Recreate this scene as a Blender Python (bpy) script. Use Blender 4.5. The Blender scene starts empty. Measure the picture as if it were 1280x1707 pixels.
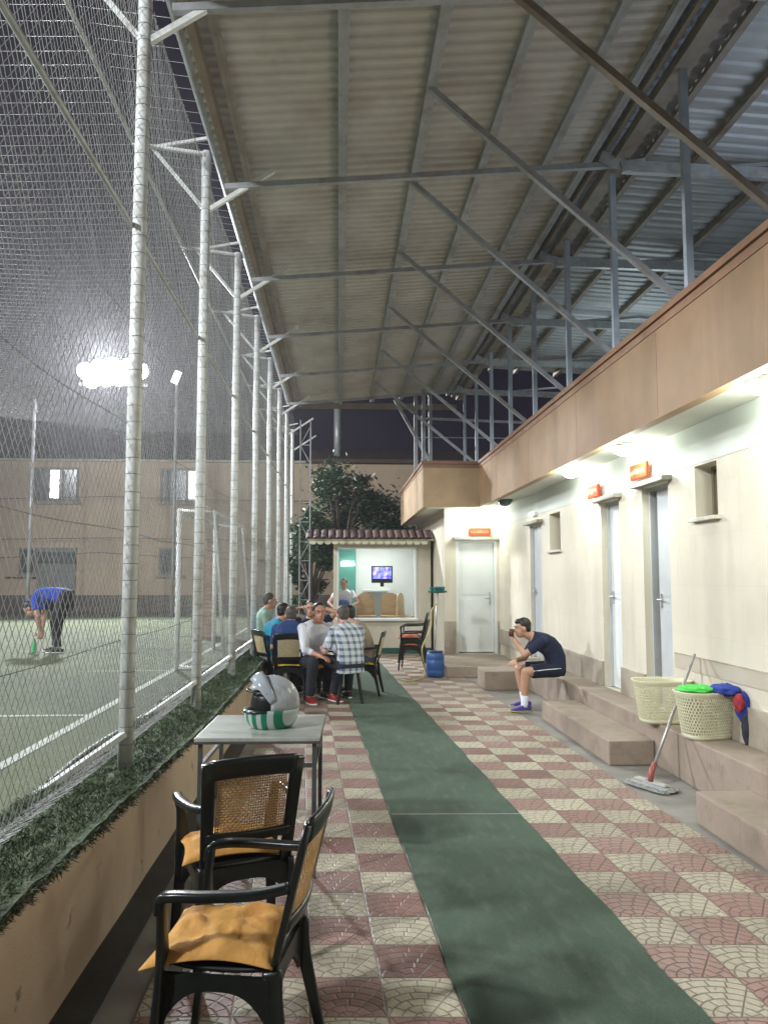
import bpy, bmesh, math, random
from mathutils import Vector, Matrix, Quaternion, noise
random.seed(7)
C = bpy.context.scene.collection
S = bpy.context.scene
R = math.radians
V = Vector
# ------------------------------------------------------------ camera, world, exposure, floodlights
cam_d = bpy.data.cameras.new('camera'); cam = bpy.data.objects.new('camera', cam_d); C.objects.link(cam)
cam.location = (0, 0, 1.62); cam.rotation_euler = (R(90 + 4.8), 0, -R(3.3))
cam_d.sensor_fit = 'HORIZONTAL'; cam_d.sensor_width = 36; cam_d.lens = 36 * 1300 / 1280
cam_d.clip_start = .05; cam_d.clip_end = 500
S.camera = cam
W = bpy.data.worlds.new('World'); S.world = W; W.use_nodes = True
bg = W.node_tree.nodes['Background']
bg.inputs[0].default_value = (.13, .10, .20, 1); bg.inputs[1].default_value = .06      # night sky over a lit town
S.view_settings.view_transform = 'Standard'; S.view_settings.look = 'None'
S.view_settings.exposure = .45; S.view_settings.gamma = 1
FLOOD_W = 9500; FLOOD_NEAR_W = 6200; BULB_W = 26; COOL = (.93, .97, 1.0); BULBC = (.90, 1.0, .90)

def lamp_light(kind, loc, power, col, size=.1, target=None, spot=None):
    d = bpy.data.lights.new('light', kind); d.energy = power; d.color = col
    if kind == 'AREA': d.size = size
    else: d.shadow_soft_size = size
    if spot: d.spot_size = R(spot); d.spot_blend = .5
    o = bpy.data.objects.new('light', d); C.objects.link(o); o.location = loc
    if target is not None:
        o.rotation_euler = (V(target) - V(loc)).to_track_quat('-Z', 'Y').to_euler()
    return o
# the pitch is ringed by floodlights: one mast is seen, three more stand beside and behind the viewer
lamp_light('SPOT', (-7.0, 23.6, 8.1), FLOOD_W, COOL, .5, (-2, 8, .4), 140)
lamp_light('SPOT', (-9.5, -2.5, 8.2), FLOOD_NEAR_W, COOL, .5, (-1, 8, 1.4), 140)
lamp_light('SPOT', (-15., 9., 8.2), FLOOD_NEAR_W, COOL, .5, (0, 12, 1.0), 140)

# ------------------------------------------------------------ materials
class N:
    def __init__(s, name):
        s.m = bpy.data.materials.new(name); s.m.use_nodes = True
        s.t = s.m.node_tree; s.b = s.t.nodes['Principled BSDF']; s.out = s.t.nodes['Material Output']
        s._c = None
    def n(s, t, **k):
        x = s.t.nodes.new(t)
        for a, b in k.items(): setattr(x, a, b)
        return x
    def put(s, sock, v):
        if isinstance(v, bpy.types.NodeSocket): s.t.links.new(v, sock)
        elif isinstance(v, tuple) and len(v) == 3 and sock.type == 'RGBA': sock.default_value = (*v, 1)
        else: sock.default_value = v
    def co(s):
        if s._c is None: s._c = s.n('ShaderNodeTexCoord').outputs['Object']
        return s._c
    def math(s, op, a, b=None, c=None):
        x = s.n('ShaderNodeMath', operation=op)
        for i, v in enumerate((a, b, c)):
            if v is not None: s.put(x.inputs[i], v)
        return x.outputs[0]
    def noise(s, scale, detail=4, rough=.55, stretch=None):
        x = s.n('ShaderNodeTexNoise'); x.inputs['Scale'].default_value = scale
        x.inputs['Detail'].default_value = detail; x.inputs['Roughness'].default_value = rough
        v = s.co()
        if stretch:
            mp = s.n('ShaderNodeMapping'); mp.inputs['Scale'].default_value = stretch
            s.t.links.new(v, mp.inputs[0]); v = mp.outputs[0]
        s.t.links.new(v, x.inputs['Vector'])
        return x.outputs['Fac']
    def ramp(s, f, a, b):
        return s.math('MULTIPLY', s.math('SUBTRACT', f, a), 1 / (b - a))
    def mix(s, f, a, b):
        x = s.n('ShaderNodeMix', data_type='RGBA'); x.clamp_factor = True
        s.put(x.inputs[0], f); s.put(x.inputs[6], a); s.put(x.inputs[7], b)
        return x.outputs[2]
    def bump(s, h, dist=.005, strength=.6):
        x = s.n('ShaderNodeBump'); x.inputs['Distance'].default_value = dist; x.inputs['Strength'].default_value = strength
        s.put(x.inputs['Height'], h); s.t.links.new(x.outputs[0], s.b.inputs['Normal'])
    def col(s, v): s.put(s.b.inputs['Base Color'], v)
    def set(s, rough=None, metal=None, spec=None):
        if rough is not None: s.put(s.b.inputs['Roughness'], rough)
        if metal is not None: s.put(s.b.inputs['Metallic'], metal)
        if spec is not None: s.put(s.b.inputs['Specular IOR Level'], spec)

def mat(name, c, rough=.6, var=.25, scale=6, metal=0, bump=.0, bscale=60, dirt=None, stretch=None, spec=None, grid=None, dirt2=None):
    k = N(name); c2 = tuple(x * (1 - var) for x in c); c1 = tuple(min(1, x * (1 + var * .5)) for x in c)
    col = k.mix(k.ramp(k.noise(scale, 5, .6, stretch), .3, .7), c2, c1)
    if dirt:
        dc, amt, sc = dirt
        col = k.mix(k.math('MULTIPLY', k.ramp(k.noise(sc, 6, .65), .5, .72), amt), col, dc)
    if dirt2:
        dc, amt, sc, st = dirt2
        col = k.mix(k.math('MULTIPLY', k.ramp(k.noise(sc, 6, .7, st), .52, .70), amt), col, dc)
    if grid:                                                        # joints between cladding slabs
        px, py, pz, w, dk = grid; sp = k.n('ShaderNodeSeparateXYZ'); k.t.links.new(k.co(), sp.inputs[0]); j = None
        for q, p in zip(sp.outputs, (px, py, pz)):
            if not p: continue
            f = k.math('FRACT', k.math('MULTIPLY', k.math('ADD', q, .17), 1/p)); l = k.math('LESS_THAN', f, w/p)
            j = l if j is None else k.math('MAXIMUM', j, l)
        col = k.mix(k.math('MULTIPLY', j, dk), col, tuple(v*.45 for v in c))
    k.col(col); k.set(rough, metal, spec)
    if bump: k.bump(k.noise(bscale, 4), bump, .7)
    return k.m

def emit(name, c, st):
    k = N(name); k.col((.8, .8, .8)); k.b.inputs['Emission Color'].default_value = (*c, 1)
    k.b.inputs['Emission Strength'].default_value = st
    return k.m

M = {}
M['galv'] = mat('galvanised_steel', (.52, .54, .54), .42, .25, 12, .35, .0006, 90, ((.30, .24, .18), .5, 5))
M['paintpost'] = mat('pale_painted_steel', (.78, .80, .78), .45, .14, 9, .05, .0006, 90, ((.33, .29, .22), .6, 7))
M['wire'] = mat('galvanised_wire', (.40, .40, .39), .45, .3, 3, .3)
M['wiredark'] = mat('dark_tie_wire', (.07, .07, .065), .6, .3, 9)
M['rope'] = mat('grey_rope', (.30, .30, .28), .8, .3, 9)
M['steelgrey'] = mat('blue_grey_steel', (.40, .42, .44), .5, .2, 7, .2, .0004, 60, ((.22, .14, .08), .6, 4))
M['steelbrown'] = mat('rusty_primer_steel', (.30, .265, .23), .6, .3, 5, .1, .0004, 60, ((.24, .11, .05), .6, 4))
M['sheet'] = mat('galvanised_roof_sheet', (.56, .54, .50), .5, .18, 1.6, .12, 0, 60, ((.30, .22, .15), .5, 1.1))
M['sheetright'] = mat('bluelit_roof_sheet', (.46, .48, .50), .5, .25, 1.4, .15, dirt=((.26, .21, .17), .5, 1.3))  # bluish tint stands in for the lilac light on the right slope
M['stanchion'] = mat('pale_blue_steel', (.42, .47, .53), .5, .2, 7, .1)
M['sheetblue'] = mat('translucent_roof_sheet', (.42, .47, .58), .4, .2, 2)
M['gutter'] = mat('brown_gutter', (.25, .20, .15), .6, .25, 4)
M['cream'] = mat('cream_render', (.65, .60, .485), .72, .07, 1.3, 0, .0012, 70, ((.47, .40, .30), .40, 1.1), grid=(0, .86, .43, .005, .16), dirt2=((.40, .34, .25), .30, 3.5, (1, 1, .22)))
M['frieze'] = mat('pale_grey_render', (.60, .62, .57), .75, .08, 2, 0, .0012, 70)
M['soffit'] = mat('soffit_render', (.56, .56, .49), .8, .10, 2, 0, .001, 60)
M['fascia'] = mat('tan_stone_fascia', (.325, .20, .105), .7, .16, 2.2, 0, .0015, 80, ((.22, .14, .08), .4, 1.4), dirt2=((.18, .11, .065), .4, 3, (1, 1, .15)))
M['fascialit'] = mat('lamplit_tan_fascia', (.44, .31, .18), .7, .14, 2.2, 0, .0015, 80, ((.26, .17, .10), .4, 1.4))  # lighter tan imitates lamplight falling on the wing's fascia
M['coping'] = mat('brown_coping', (.27, .145, .08), .6, .2, 4, 0, .001, 60)
M['plinth'] = mat('stone_plinth', (.40, .345, .275), .6, .16, 5, 0, .0015, 70, ((.20, .16, .12), .6, 2), grid=(0, .6, 0, .004, .6))
M['step'] = mat('concrete_step', (.33, .26, .205), .7, .2, 3, 0, .003, 40, ((.19, .145, .11), .7, 1.7), grid=(0, 1.2, 0, .005, .5), dirt2=((.12, .10, .08), .55, 6, None))
M['concrete'] = mat('grey_concrete', (.27, .25, .225), .8, .25, 2.5, 0, .002, 45, ((.13, .12, .11), .6, 1.3))
M['gutterdark'] = mat('damp_gutter', (.035, .034, .032), .6, .4, 5, 0, .003, 30)
M['white'] = mat('white_paint', (.76, .79, .78), .4, .05, 3)
M['doorgrey'] = mat('grey_door_paint', (.52, .54, .55), .4, .1, 3)
M['black'] = mat('dark_void', (.012, .012, .013), .9, .3)
M['blackplastic'] = mat('black_plastic', (.010, .013, .012), .28, .3, 9, 0, .0004, 150)
M['cane'] = mat('golden_cane', (.50, .30, .12), .5, .25, 30)
M['canepale'] = mat('pale_cane', (.58, .46, .24), .5, .2, 30)
M['cushion'] = mat('mustard_cotton', (.55, .28, .065), .85, .22, 7, 0, .012, 11, ((.33, .13, .03), .8, 5))
M['cushionyel'] = mat('yellow_cotton', (.75, .52, .03), .85, .15, 9, 0, .004, 20)
M['cushionred'] = mat('rust_red_cotton', (.42, .12, .05), .85, .2, 9, 0, .004, 20)
M['tabletop'] = mat('worn_laminate', (.40, .42, .38), .32, .2, 4, 0, 0, 60, ((.25, .23, .19), .6, 6))
M['darkmetal'] = mat('dark_steel_tube', (.10, .11, .11), .4, .3, 9, .4)
M['basket'] = mat('cream_plastic', (.66, .64, .45), .4, .08, 5)
M['mopgrey'] = mat('grey_mop_cloth', (.36, .36, .35), .9, .35, 40, 0, .006, 80)
M['mopstick'] = mat('aluminium_stick', (.46, .43, .42), .35, .2, 20, .5)
M['red'] = mat('red_plastic', (.36, .10, .09), .4, .2, 9)
M['orange'] = None
M['barrel'] = mat('blue_plastic', (.03, .10, .30), .4, .2, 6)
M['teal'] = mat('teal_plastic', (.02, .25, .25), .5, .15, 9)
M['greendark'] = mat('dark_green_plastic', (.02, .10, .065), .5, .2, 9)
M['brickred'] = mat('red_roof_tile', (.10, .050, .042), .7, .35, 5, 0, .002, 60)
M['kiosk'] = mat('kiosk_wall_paint', (.64, .66, .63), .6, .06, 2)
M['kioskgreen'] = mat('sea_green_panel', (.09, .30, .24), .5, .12, 4)
M['wood'] = mat('pale_beech', (.52, .36, .20), .5, .2, 4, stretch=(1, 1, 9))
M['farwall'] = mat('sand_coloured_render', (.52, .39, .275), .85, .12, .6, 0, .002, 20, ((.26, .20, .15), .45, .7))
M['farroof'] = mat('brown_parapet', (.085, .055, .045), .8, .3, 1.5)
M['glassdark'] = mat('dark_window_glass', (.09, .10, .10), .2, .2, 2)
M['brick'] = mat('orange_brick', (.33, .21, .15), .8, .4, 6, 0, .004, 20)
M['bark'] = mat('bark', (.07, .05, .035), .9, .4, 12, 0, .01, 30)
M['leaf'] = mat('leaf', (.040, .085, .035), .6, .6, 1.8)
M['skin'] = mat('skin', (.50, .28, .19), .5, .08, 12)
M['skinred'] = mat('flushed_skin', (.50, .24, .16), .5, .08, 12)
M['hairblack'] = mat('black_hair', (.012, .010, .009), .5, .4, 60, 0, .003, 120)
M['hairgrey'] = mat('greying_hair', (.085, .072, .062), .6, .5, 60, 0, .003, 120)
M['eyewhite'] = mat('eye_white', (.42, .38, .35), .3, .02)
M['iris'] = mat('brown_iris', (.03, .015, .01), .2, .1)
M['chain'] = mat('white_pitch_paint', (.42, .45, .40), .9, .2, 9)
M['pipe'] = mat('black_pipe_with_old_paint', (.05, .055, .05), .6, .4, 5, 0, .001, 60, ((.50, .52, .48), .9, 3.2))
def cloth(name, c, var=.15): return mat(name, c, .9, var, 7, 0, .03, 9)
# orange sign face, given a glow of its own to stay orange
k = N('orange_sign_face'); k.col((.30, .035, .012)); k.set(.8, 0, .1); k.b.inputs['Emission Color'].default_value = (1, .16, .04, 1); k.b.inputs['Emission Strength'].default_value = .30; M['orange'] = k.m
M['bulb'] = emit('lamp_glass_lit', (.92, 1, .93), 30)
M['bulbdim'] = emit('lamp_glass_soft', (.9, 1, .95), 5)
M['floodglass'] = emit('floodlight_glass_lit', (.97, .97, 1), 60)
M['whiteglow'] = emit('white_glow', (.92, 1, .97), 3.5)
M['lettering'] = emit('lit_white_lettering', (.95, 1, 1), 6)
M['signmark'] = mat('pale_sign_lettering', (.50, .30, .20), .8)

def tile_mat():
    k = N('two_colour_fan_paving'); sp = k.n('ShaderNodeSeparateXYZ'); k.t.links.new(k.co(), sp.inputs[0])
    x, y = sp.outputs[0], sp.outputs[1]; m = k.math
    u = m('MULTIPLY', m('SUBTRACT', m('MULTIPLY_ADD', y, .047, x), .331), 1 / .288)
    v = m('MULTIPLY', m('SUBTRACT', m('MULTIPLY_ADD', x, .058, y), 3.03), 1 / .286)
    iu, iv = m('FLOOR', u), m('FLOOR', v); fu, fv = m('SUBTRACT', u, iu), m('SUBTRACT', v, iv)
    par = m('ABSOLUTE', m('MODULO', m('ADD', iu, iv), 2.0))
    wn = k.n('ShaderNodeTexWhiteNoise', noise_dimensions='2D'); cb = k.n('ShaderNodeCombineXYZ')
    k.t.links.new(iu, cb.inputs[0]); k.t.links.new(iv, cb.inputs[1]); k.t.links.new(cb.outputs[0], wn.inputs['Vector'])
    rnd = wn.outputs['Value']
    # fan: rings about the middle of the tile's near edge, stones staggered ring by ring
    px = m('SUBTRACT', fu, .5); py = m('ADD', fv, .04)
    r = m('SQRT', m('ADD', m('MULTIPLY', px, px), m('MULTIPLY', py, py)))
    rr = m('MULTIPLY', r, 6.2); ir = m('FLOOR', rr); fr = m('SUBTRACT', rr, ir)
    a = m('ARCTAN2', py, px)
    na = m('ADD', m('MULTIPLY', ir, 1.6), 3.0)
    ta = m('ADD', m('MULTIPLY', m('MULTIPLY', a, 1 / math.pi), na), m('MULTIPLY', ir, .5))
    fa = m('FRACT', ta)
    dr = m('MINIMUM', fr, m('SUBTRACT', 1.0, fr)); da = m('MULTIPLY', m('MULTIPLY', m('MINIMUM', fa, m('SUBTRACT', 1.0, fa)), r), m('DIVIDE', 19.5, na))
    g1 = m('MINIMUM', dr, da)
    eu = m('MINIMUM', fu, m('SUBTRACT', 1.0, fu)); ev = m('MINIMUM', fv, m('SUBTRACT', 1.0, fv))
    edge = m('MINIMUM', eu, ev)
    h = m('MINIMUM', m('MULTIPLY', g1, 8), m('MULTIPLY', edge, 40)); h = m('MINIMUM', h, 1.0)
    h = m('MAXIMUM', h, 0.0)
    big = k.noise(1.1, 5); fine = k.noise(40, 4)
    cream = k.mix(rnd, (.38, .34, .245), (.58, .53, .40)); red = k.mix(rnd, (.20, .080, .068), (.36, .195, .17))
    c = k.mix(par, cream, red)
    c = k.mix(m('MULTIPLY', k.ramp(fine, .35, .75), .35), c, (.20, .16, .12))
    c = k.mix(m('MULTIPLY', k.ramp(big, .42, .72), .55), c, (.34, .26, .22))
    c = k.mix(m('MULTIPLY', k.ramp(k.noise(4.5, 6, .7), .54, .68), .5), c, (.13, .10, .085))
    c = k.mix(m('MULTIPLY', k.ramp(k.noise(17, 3, .7), .64, .70), .6), c, (.10, .08, .07))
    c = k.mix(m('MULTIPLY', m('SUBTRACT', 1.0, h), .68), c, (.055, .042, .035))
    k.col(c); k.set(m('MULTIPLY_ADD', fine, .35, .36)); k.bump(m('ADD', h, m('MULTIPLY', fine, .35)), .004, .8)
    return k.m
M['tile'] = tile_mat()
def carpet_mat(name, c1, c2, sc=260):
    k = N(name); f = k.noise(sc, 2, .7); g = k.noise(2.2, 5); s2 = k.noise(14, 5, .6, (1, .35, 1))
    c = k.mix(k.ramp(f, .3, .7), c1, c2)
    c = k.mix(k.math('MULTIPLY', k.ramp(g, .45, .7), .3), c, tuple(x * .55 for x in c1))
    c = k.mix(k.math('MULTIPLY', k.ramp(s2, .50, .70), .35), c, (.17, .19, .15)); c = k.mix(k.math('MULTIPLY', k.ramp(k.noise(3.3, 6, .7, (1, .5, 1)), .52, .66), .25), c, (.05, .07, .045))
    sp = k.n('ShaderNodeSeparateXYZ'); k.t.links.new(k.co(), sp.inputs[0]); m = k.math
    for cx, cy, rx, ry in ((.44, 5.15, .13, .34), (.62, 3.0, .20, .30)):     # two soft-edged dark ellipses
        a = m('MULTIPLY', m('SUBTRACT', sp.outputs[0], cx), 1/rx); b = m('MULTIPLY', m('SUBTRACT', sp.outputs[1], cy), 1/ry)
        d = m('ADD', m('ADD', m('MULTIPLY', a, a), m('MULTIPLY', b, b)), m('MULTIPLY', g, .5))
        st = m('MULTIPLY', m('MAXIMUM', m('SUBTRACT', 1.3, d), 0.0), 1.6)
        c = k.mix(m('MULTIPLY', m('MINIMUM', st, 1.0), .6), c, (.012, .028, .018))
    k.col(c); k.set(.95); k.bump(f, .006, .8); return k.m
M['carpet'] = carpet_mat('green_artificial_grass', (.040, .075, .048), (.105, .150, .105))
def pitch_mat():
    k = N('pitch_turf'); f = k.noise(60, 3, .7); g = k.noise(.55, 5); h = k.noise(5, 4)
    c = k.mix(k.ramp(f, .3, .7), (.040, .055, .028), (.095, .115, .062))
    c = k.mix(k.math('MULTIPLY', k.ramp(g, .42, .62), .5), c, (.135, .155, .07))
    c = k.mix(k.math('MULTIPLY', k.ramp(h, .5, .7), .35), c, (.17, .17, .13))
    k.col(c); k.set(.9); k.bump(f, .01, .8); return k.m
M['pitch'] = pitch_mat()
def low_wall_mat():
    k = N('stained_buff_render'); g = k.noise(3.0, 6, .62, (1, 1, .35)); f = k.noise(70, 4); s1 = k.noise(1.4, 5)
    c = k.mix(k.ramp(s1, .3, .7), (.46, .34, .235), (.56, .435, .31))
    c = k.mix(k.math('MULTIPLY', k.ramp(g, .55, .75), .5), c, (.20, .13, .075))
    c = k.mix(k.math('MULTIPLY', k.ramp(k.noise(6, 5), .66, .74), .8), c, (.045, .035, .025))
    k.col(c); k.set(.8); k.bump(f, .003, .6); return k.m
M['lowwall'] = low_wall_mat()
def plaid():
    k = N('blue_white_plaid_cotton'); sp = k.n('ShaderNodeSeparateXYZ'); k.t.links.new(k.co(), sp.inputs[0]); m = k.math
    def band(s, p, w):
        f = m('FRACT', m('MULTIPLY', s, 1 / p)); return m('LESS_THAN', f, w)
    xy = m('ADD', sp.outputs[0], m('MULTIPLY', sp.outputs[1], .6))
    t = m('MULTIPLY', m('ADD', band(xy, .085, .42), band(sp.outputs[2], .085, .42)), .5)
    k.col(k.mix(t, (.62, .66, .70), (.10, .14, .20))); k.set(.9); k.bump(k.noise(20, 4), .006); return k.m
M['plaid'] = plaid()
def stripes():
    k = N('green_white_stripes'); sp = k.n('ShaderNodeSeparateXYZ'); k.t.links.new(k.co(), sp.inputs[0]); m = k.math
    f = m('FRACT', m('MULTIPLY', m('MULTIPLY_ADD', sp.outputs[2], .25, m('ADD', sp.outputs[0], m('MULTIPLY', sp.outputs[1], .75))), 1 / .07))
    c = k.mix(m('GREATER_THAN', f, .52), (.0, .17, .085), (.42, .46, .46))
    k.col(c); k.set(.35); return k.m
M['stripes'] = stripes()

# ------------------------------------------------------------ mesh builder
class MB:
    def __init__(s): s.v = []; s.f = []
    def add(s, vs, fs):
        b = len(s.v); s.v += [tuple(v) for v in vs]; s.f += [tuple(b + i for i in f) for f in fs]; return s
    def box(s, a, b):
        x0, y0, z0 = (min(a[i], b[i]) for i in range(3)); x1, y1, z1 = (max(a[i], b[i]) for i in range(3))
        return s.add([(x0,y0,z0),(x1,y0,z0),(x1,y1,z0),(x0,y1,z0),(x0,y0,z1),(x1,y0,z1),(x1,y1,z1),(x0,y1,z1)],
                     [(0,3,2,1),(4,5,6,7),(0,1,5,4),(1,2,6,5),(2,3,7,6),(3,0,4,7)])
    def cbox(s, c, h, rot=None):
        vs = []
        for z in (-1, 1):
            for x, y in ((-1,-1),(1,-1),(1,1),(-1,1)):
                p = V((x*h[0], y*h[1], z*h[2]))
                if rot: p = rot @ p
                vs.append(V(c) + p)
        return s.add(vs, [(0,3,2,1),(4,5,6,7),(0,1,5,4),(1,2,6,5),(2,3,7,6),(3,0,4,7)])
    def bar(s, a, b, w, h=None, upv=(0, 0, 1)):                     # rectangular bar between two points
        a, b = V(a), V(b); h = w if h is None else h
        d = (b - a).normalized(); u = V(upv)
        if abs(d.dot(u)) > .98: u = V((0, 1, 0))
        x = d.cross(u).normalized(); z = x.cross(d).normalized(); vs = []
        for p in (a, b):
            for i, j in ((-1,-1),(1,-1),(1,1),(-1,1)): vs.append(p + x*(i*w/2) + z*(j*h/2))
        return s.add(vs, [(0,1,2,3),(7,6,5,4),(0,4,5,1),(1,5,6,2),(2,6,7,3),(3,7,4,0)])
    def tube(s, pts, r, n=8, cap=True):
        pts = [V(p) for p in pts]; rs = r if isinstance(r, (list, tuple)) else [r]*len(pts)
        b = len(s.v); k = len(pts); px = None
        for i, p in enumerate(pts):
            d = (pts[min(i+1, k-1)] - pts[max(i-1, 0)]).normalized()
            if px is None:
                u = V((0,0,1)) if abs(d.z) < .9 else V((1,0,0)); px = d.cross(u).normalized()
            else:
                px = (px - d*px.dot(d)).normalized()
            z = px.cross(d)
            for j in range(n):
                a = 2*math.pi*j/n; s.v.append(tuple(p + px*(math.cos(a)*rs[i]) + z*(math.sin(a)*rs[i])))
        for i in range(k-1):
            for j in range(n):
                q = b+i*n; s.f.append((q+j, q+(j+1)%n, q+n+(j+1)%n, q+n+j))
        if cap:
            s.f.append(tuple(b+j for j in range(n))[::-1]); s.f.append(tuple(b+(k-1)*n+j for j in range(n)))
        return s
    def lathe(s, prof, c=(0,0,0), n=24, cap=True):                  # profile of (r, z)
        b = len(s.v)
        for r, z in prof:
            for j in range(n):
                a = 2*math.pi*j/n; s.v.append((c[0]+r*math.cos(a), c[1]+r*math.sin(a), c[2]+z))
        for i in range(len(prof)-1):
            for j in range(n):
                q = b+i*n; s.f.append((q+j, q+(j+1)%n, q+n+(j+1)%n, q+n+j))
        if cap:
            s.f.append(tuple(b+j for j in range(n))[::-1]); s.f.append(tuple(b+(len(prof)-1)*n+j for j in range(n)))
        return s
    def sweep(s, pts, ws, ts, side, n=10):                          # rounded-rectangle strip; width along side, thickness across
        pts = [V(p) for p in pts]; k = len(pts); b = len(s.v); sd = V(side).normalized()
        if not isinstance(ws, (list, tuple)): ws = [ws]*k
        if not isinstance(ts, (list, tuple)): ts = [ts]*k
        prof = []
        for j in range(12):
            a = 2*math.pi*(j+.5)/12; cx, cy = math.cos(a), math.sin(a)
            prof.append((math.copysign(abs(cx)**.45, cx), math.copysign(abs(cy)**.45, cy)))
        for i, p in enumerate(pts):
            d = (pts[min(i+1, k-1)] - pts[max(i-1, 0)]).normalized()
            x = (sd - d*sd.dot(d)).normalized(); z = x.cross(d)
            for cx, cy in prof: s.v.append(tuple(p + x*(cx*ws[i]/2) + z*(cy*ts[i]/2)))
        m = 12
        for i in range(k-1):
            for j in range(m):
                q = b+i*m; s.f.append((q+j, q+(j+1)%m, q+m+(j+1)%m, q+m+j))
        s.f.append(tuple(b+j for j in range(m))[::-1]); s.f.append(tuple(b+(k-1)*m+j for j in range(m)))
        return s
    def ball(s, c, r, seg=14, rings=9, rot=None):
        if not isinstance(r, (tuple, list)): r = (r, r, r)
        b = len(s.v); c = V(c)
        def P(x, y, z):
            p = V((x*r[0], y*r[1], z*r[2]));
            if rot: p = rot @ p
            s.v.append(tuple(c+p))
        P(0,0,1)
        for i in range(1, rings):
            t = math.pi*i/rings
            for j in range(seg):
                a = 2*math.pi*j/seg; P(math.sin(t)*math.cos(a), math.sin(t)*math.sin(a), math.cos(t))
        P(0,0,-1); e = len(s.v)-1
        for j in range(seg):
            s.f.append((b, b+1+j, b+1+(j+1)%seg)); q = b+1+(rings-2)*seg; s.f.append((e, q+(j+1)%seg, q+j))
        for i in range(rings-2):
            for j in range(seg):
                q = b+1+i*seg; s.f.append((q+j, q+seg+j, q+seg+(j+1)%seg, q+(j+1)%seg))
        return s
    def mesh(s, name, m=None, smooth=False):
        me = bpy.data.meshes.new(name); me.from_pydata(s.v, [], s.f); me.update()
        if m: me.materials.append(m)
        if smooth: me.polygons.foreach_set('use_smooth', [True]*len(me.polygons))
        return me
    def build(s, name, m, parent=None, smooth=False, bevel=0, label=None):
        me = s.mesh(name, m, smooth); o = bpy.data.objects.new(name, me); C.objects.link(o)
        if bevel:
            bm = bmesh.new(); bm.from_mesh(me)
            bmesh.ops.bevel(bm, geom=[e for e in bm.edges if len(e.link_faces) == 2 and e.calc_face_angle(0) > .6], offset=bevel, segments=2, affect='EDGES', profile=.6)
            bm.to_mesh(me); bm.free()
        if parent is not None: o.parent = parent
        if label: o['label'] = label
        return o
def thing(name, label, cat, loc=(0,0,0), rz=0, group=None):
    o = bpy.data.objects.new(name, None); C.objects.link(o); o.location = loc; o.rotation_euler = (0, 0, rz)
    o['label'] = label; o['category'] = cat; o.empty_display_size = .1
    if group: o['group'] = group
    return o
def tag(o, label, cat, group=None):
    o['label'] = label; o['category'] = cat
    if group: o['group'] = group
    return o
def struct(o): o['kind'] = 'structure'; return o
def dup(o, loc, rz, label, group=None):
    r = o.copy(); C.objects.link(r); r.location = loc; r.rotation_euler = (0, 0, rz); r['label'] = label
    if group: r['group'] = group
    for ch in o.children:
        c = ch.copy(); C.objects.link(c); c.parent = r
        for g in ch.children:
            d = g.copy(); C.objects.link(d); d.parent = c
    return r
def arc(pts, n=6):                                                  # Catmull-Rom through points
    P = [V(p) for p in pts]; out = []
    for i in range(len(P)-1):
        p0, p1, p2, p3 = P[max(i-1,0)], P[i], P[i+1], P[min(i+2,len(P)-1)]
        for j in range(n):
            t = j/n
            out.append(.5*((2*p1)+(p2-p0)*t+(2*p0-5*p1+4*p2-p3)*t*t+(3*p1-p0-3*p2+p3)*t**3))
    out.append(P[-1]); return out
# ------------------------------------------------------------ the setting: ground sheets
PZ = .42                                                            # pitch level
def slab(name, x0, x1, y0, y1, z, m, t=.05): return struct(MB().box((x0,y0,z-t),(x1,y1,z)).build(name, m))
slab('ground', -60, 60, -20, 120, -.012, M['concrete'], .3)
me = MB().add([(-.78+.047*(17+4)*0+.19, -4, -.05), (2.62, -4, -.05), (2.05, 16.9, -.05), (-1.0+.0, 16.9, -.05)], [(0,1,2,3)])
# paving: a sheet whose left edge follows the gutter and whose right edge stops short of the platform
tl = [(-.62, -4), (-.74, 2.9), (-.80, 9), (-1.0, 16.8)]; tr = [(2.62, -4), (2.42, 3.2), (2.26, 5.4), (2.20, 7.6), (2.05, 12.6), (1.9, 16.8)]
poly = tl[::-1] + tr
vs = [(x, y, 0) for x, y in poly] + [(x, y, -.03) for x, y in poly]; n = len(poly)
struct(MB().add(vs, [tuple(range(n))] + [(i, i+n, (i+1) % n+n, (i+1) % n) for i in range(n)]).build('paving', M['tile']))
# carpet runner, two lengths with a pale seam
root = thing('carpet_runner', 'long green artificial grass runner laid over the chequered paving', 'carpet')
def run(y0, y1, n=40, z=.010):
    mb = MB(); vs = []; fs = []
    for i in range(n+1):
        y = y0 + (y1-y0)*i/n; xl = .620-.047*y + .004*math.sin(y*7)+random.uniform(-.003,.003); xr = xl+.878+.004*math.sin(y*5+1)+random.uniform(-.002,.002)
        vs += [(xl, y, .001), (xl, y, z), (xr, y, z), (xr, y, .001)]
    for i in range(n):
        q = i*4
        for a in range(3): fs.append((q+a, q+a+1, q+a+5, q+a+4))
    fs += [(0,1,2,3), (n*4+3, n*4+2, n*4+1, n*4)]
    return mb.add(vs, fs)
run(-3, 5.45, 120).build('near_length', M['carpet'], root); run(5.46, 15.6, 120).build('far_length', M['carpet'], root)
MB().add([(.365,5.44,.0125),(1.245,5.40,.0125),(1.245,5.425,.0125),(.365,5.465,.0125)],[(0,1,2,3)]).build('seam_tape', mat('seam_tape',(.22,.25,.20)), root)
struct(MB().box((-1.055,-4,-.03),(-.90,17,.006)).build('drain_channel', M['gutterdark']))
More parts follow.
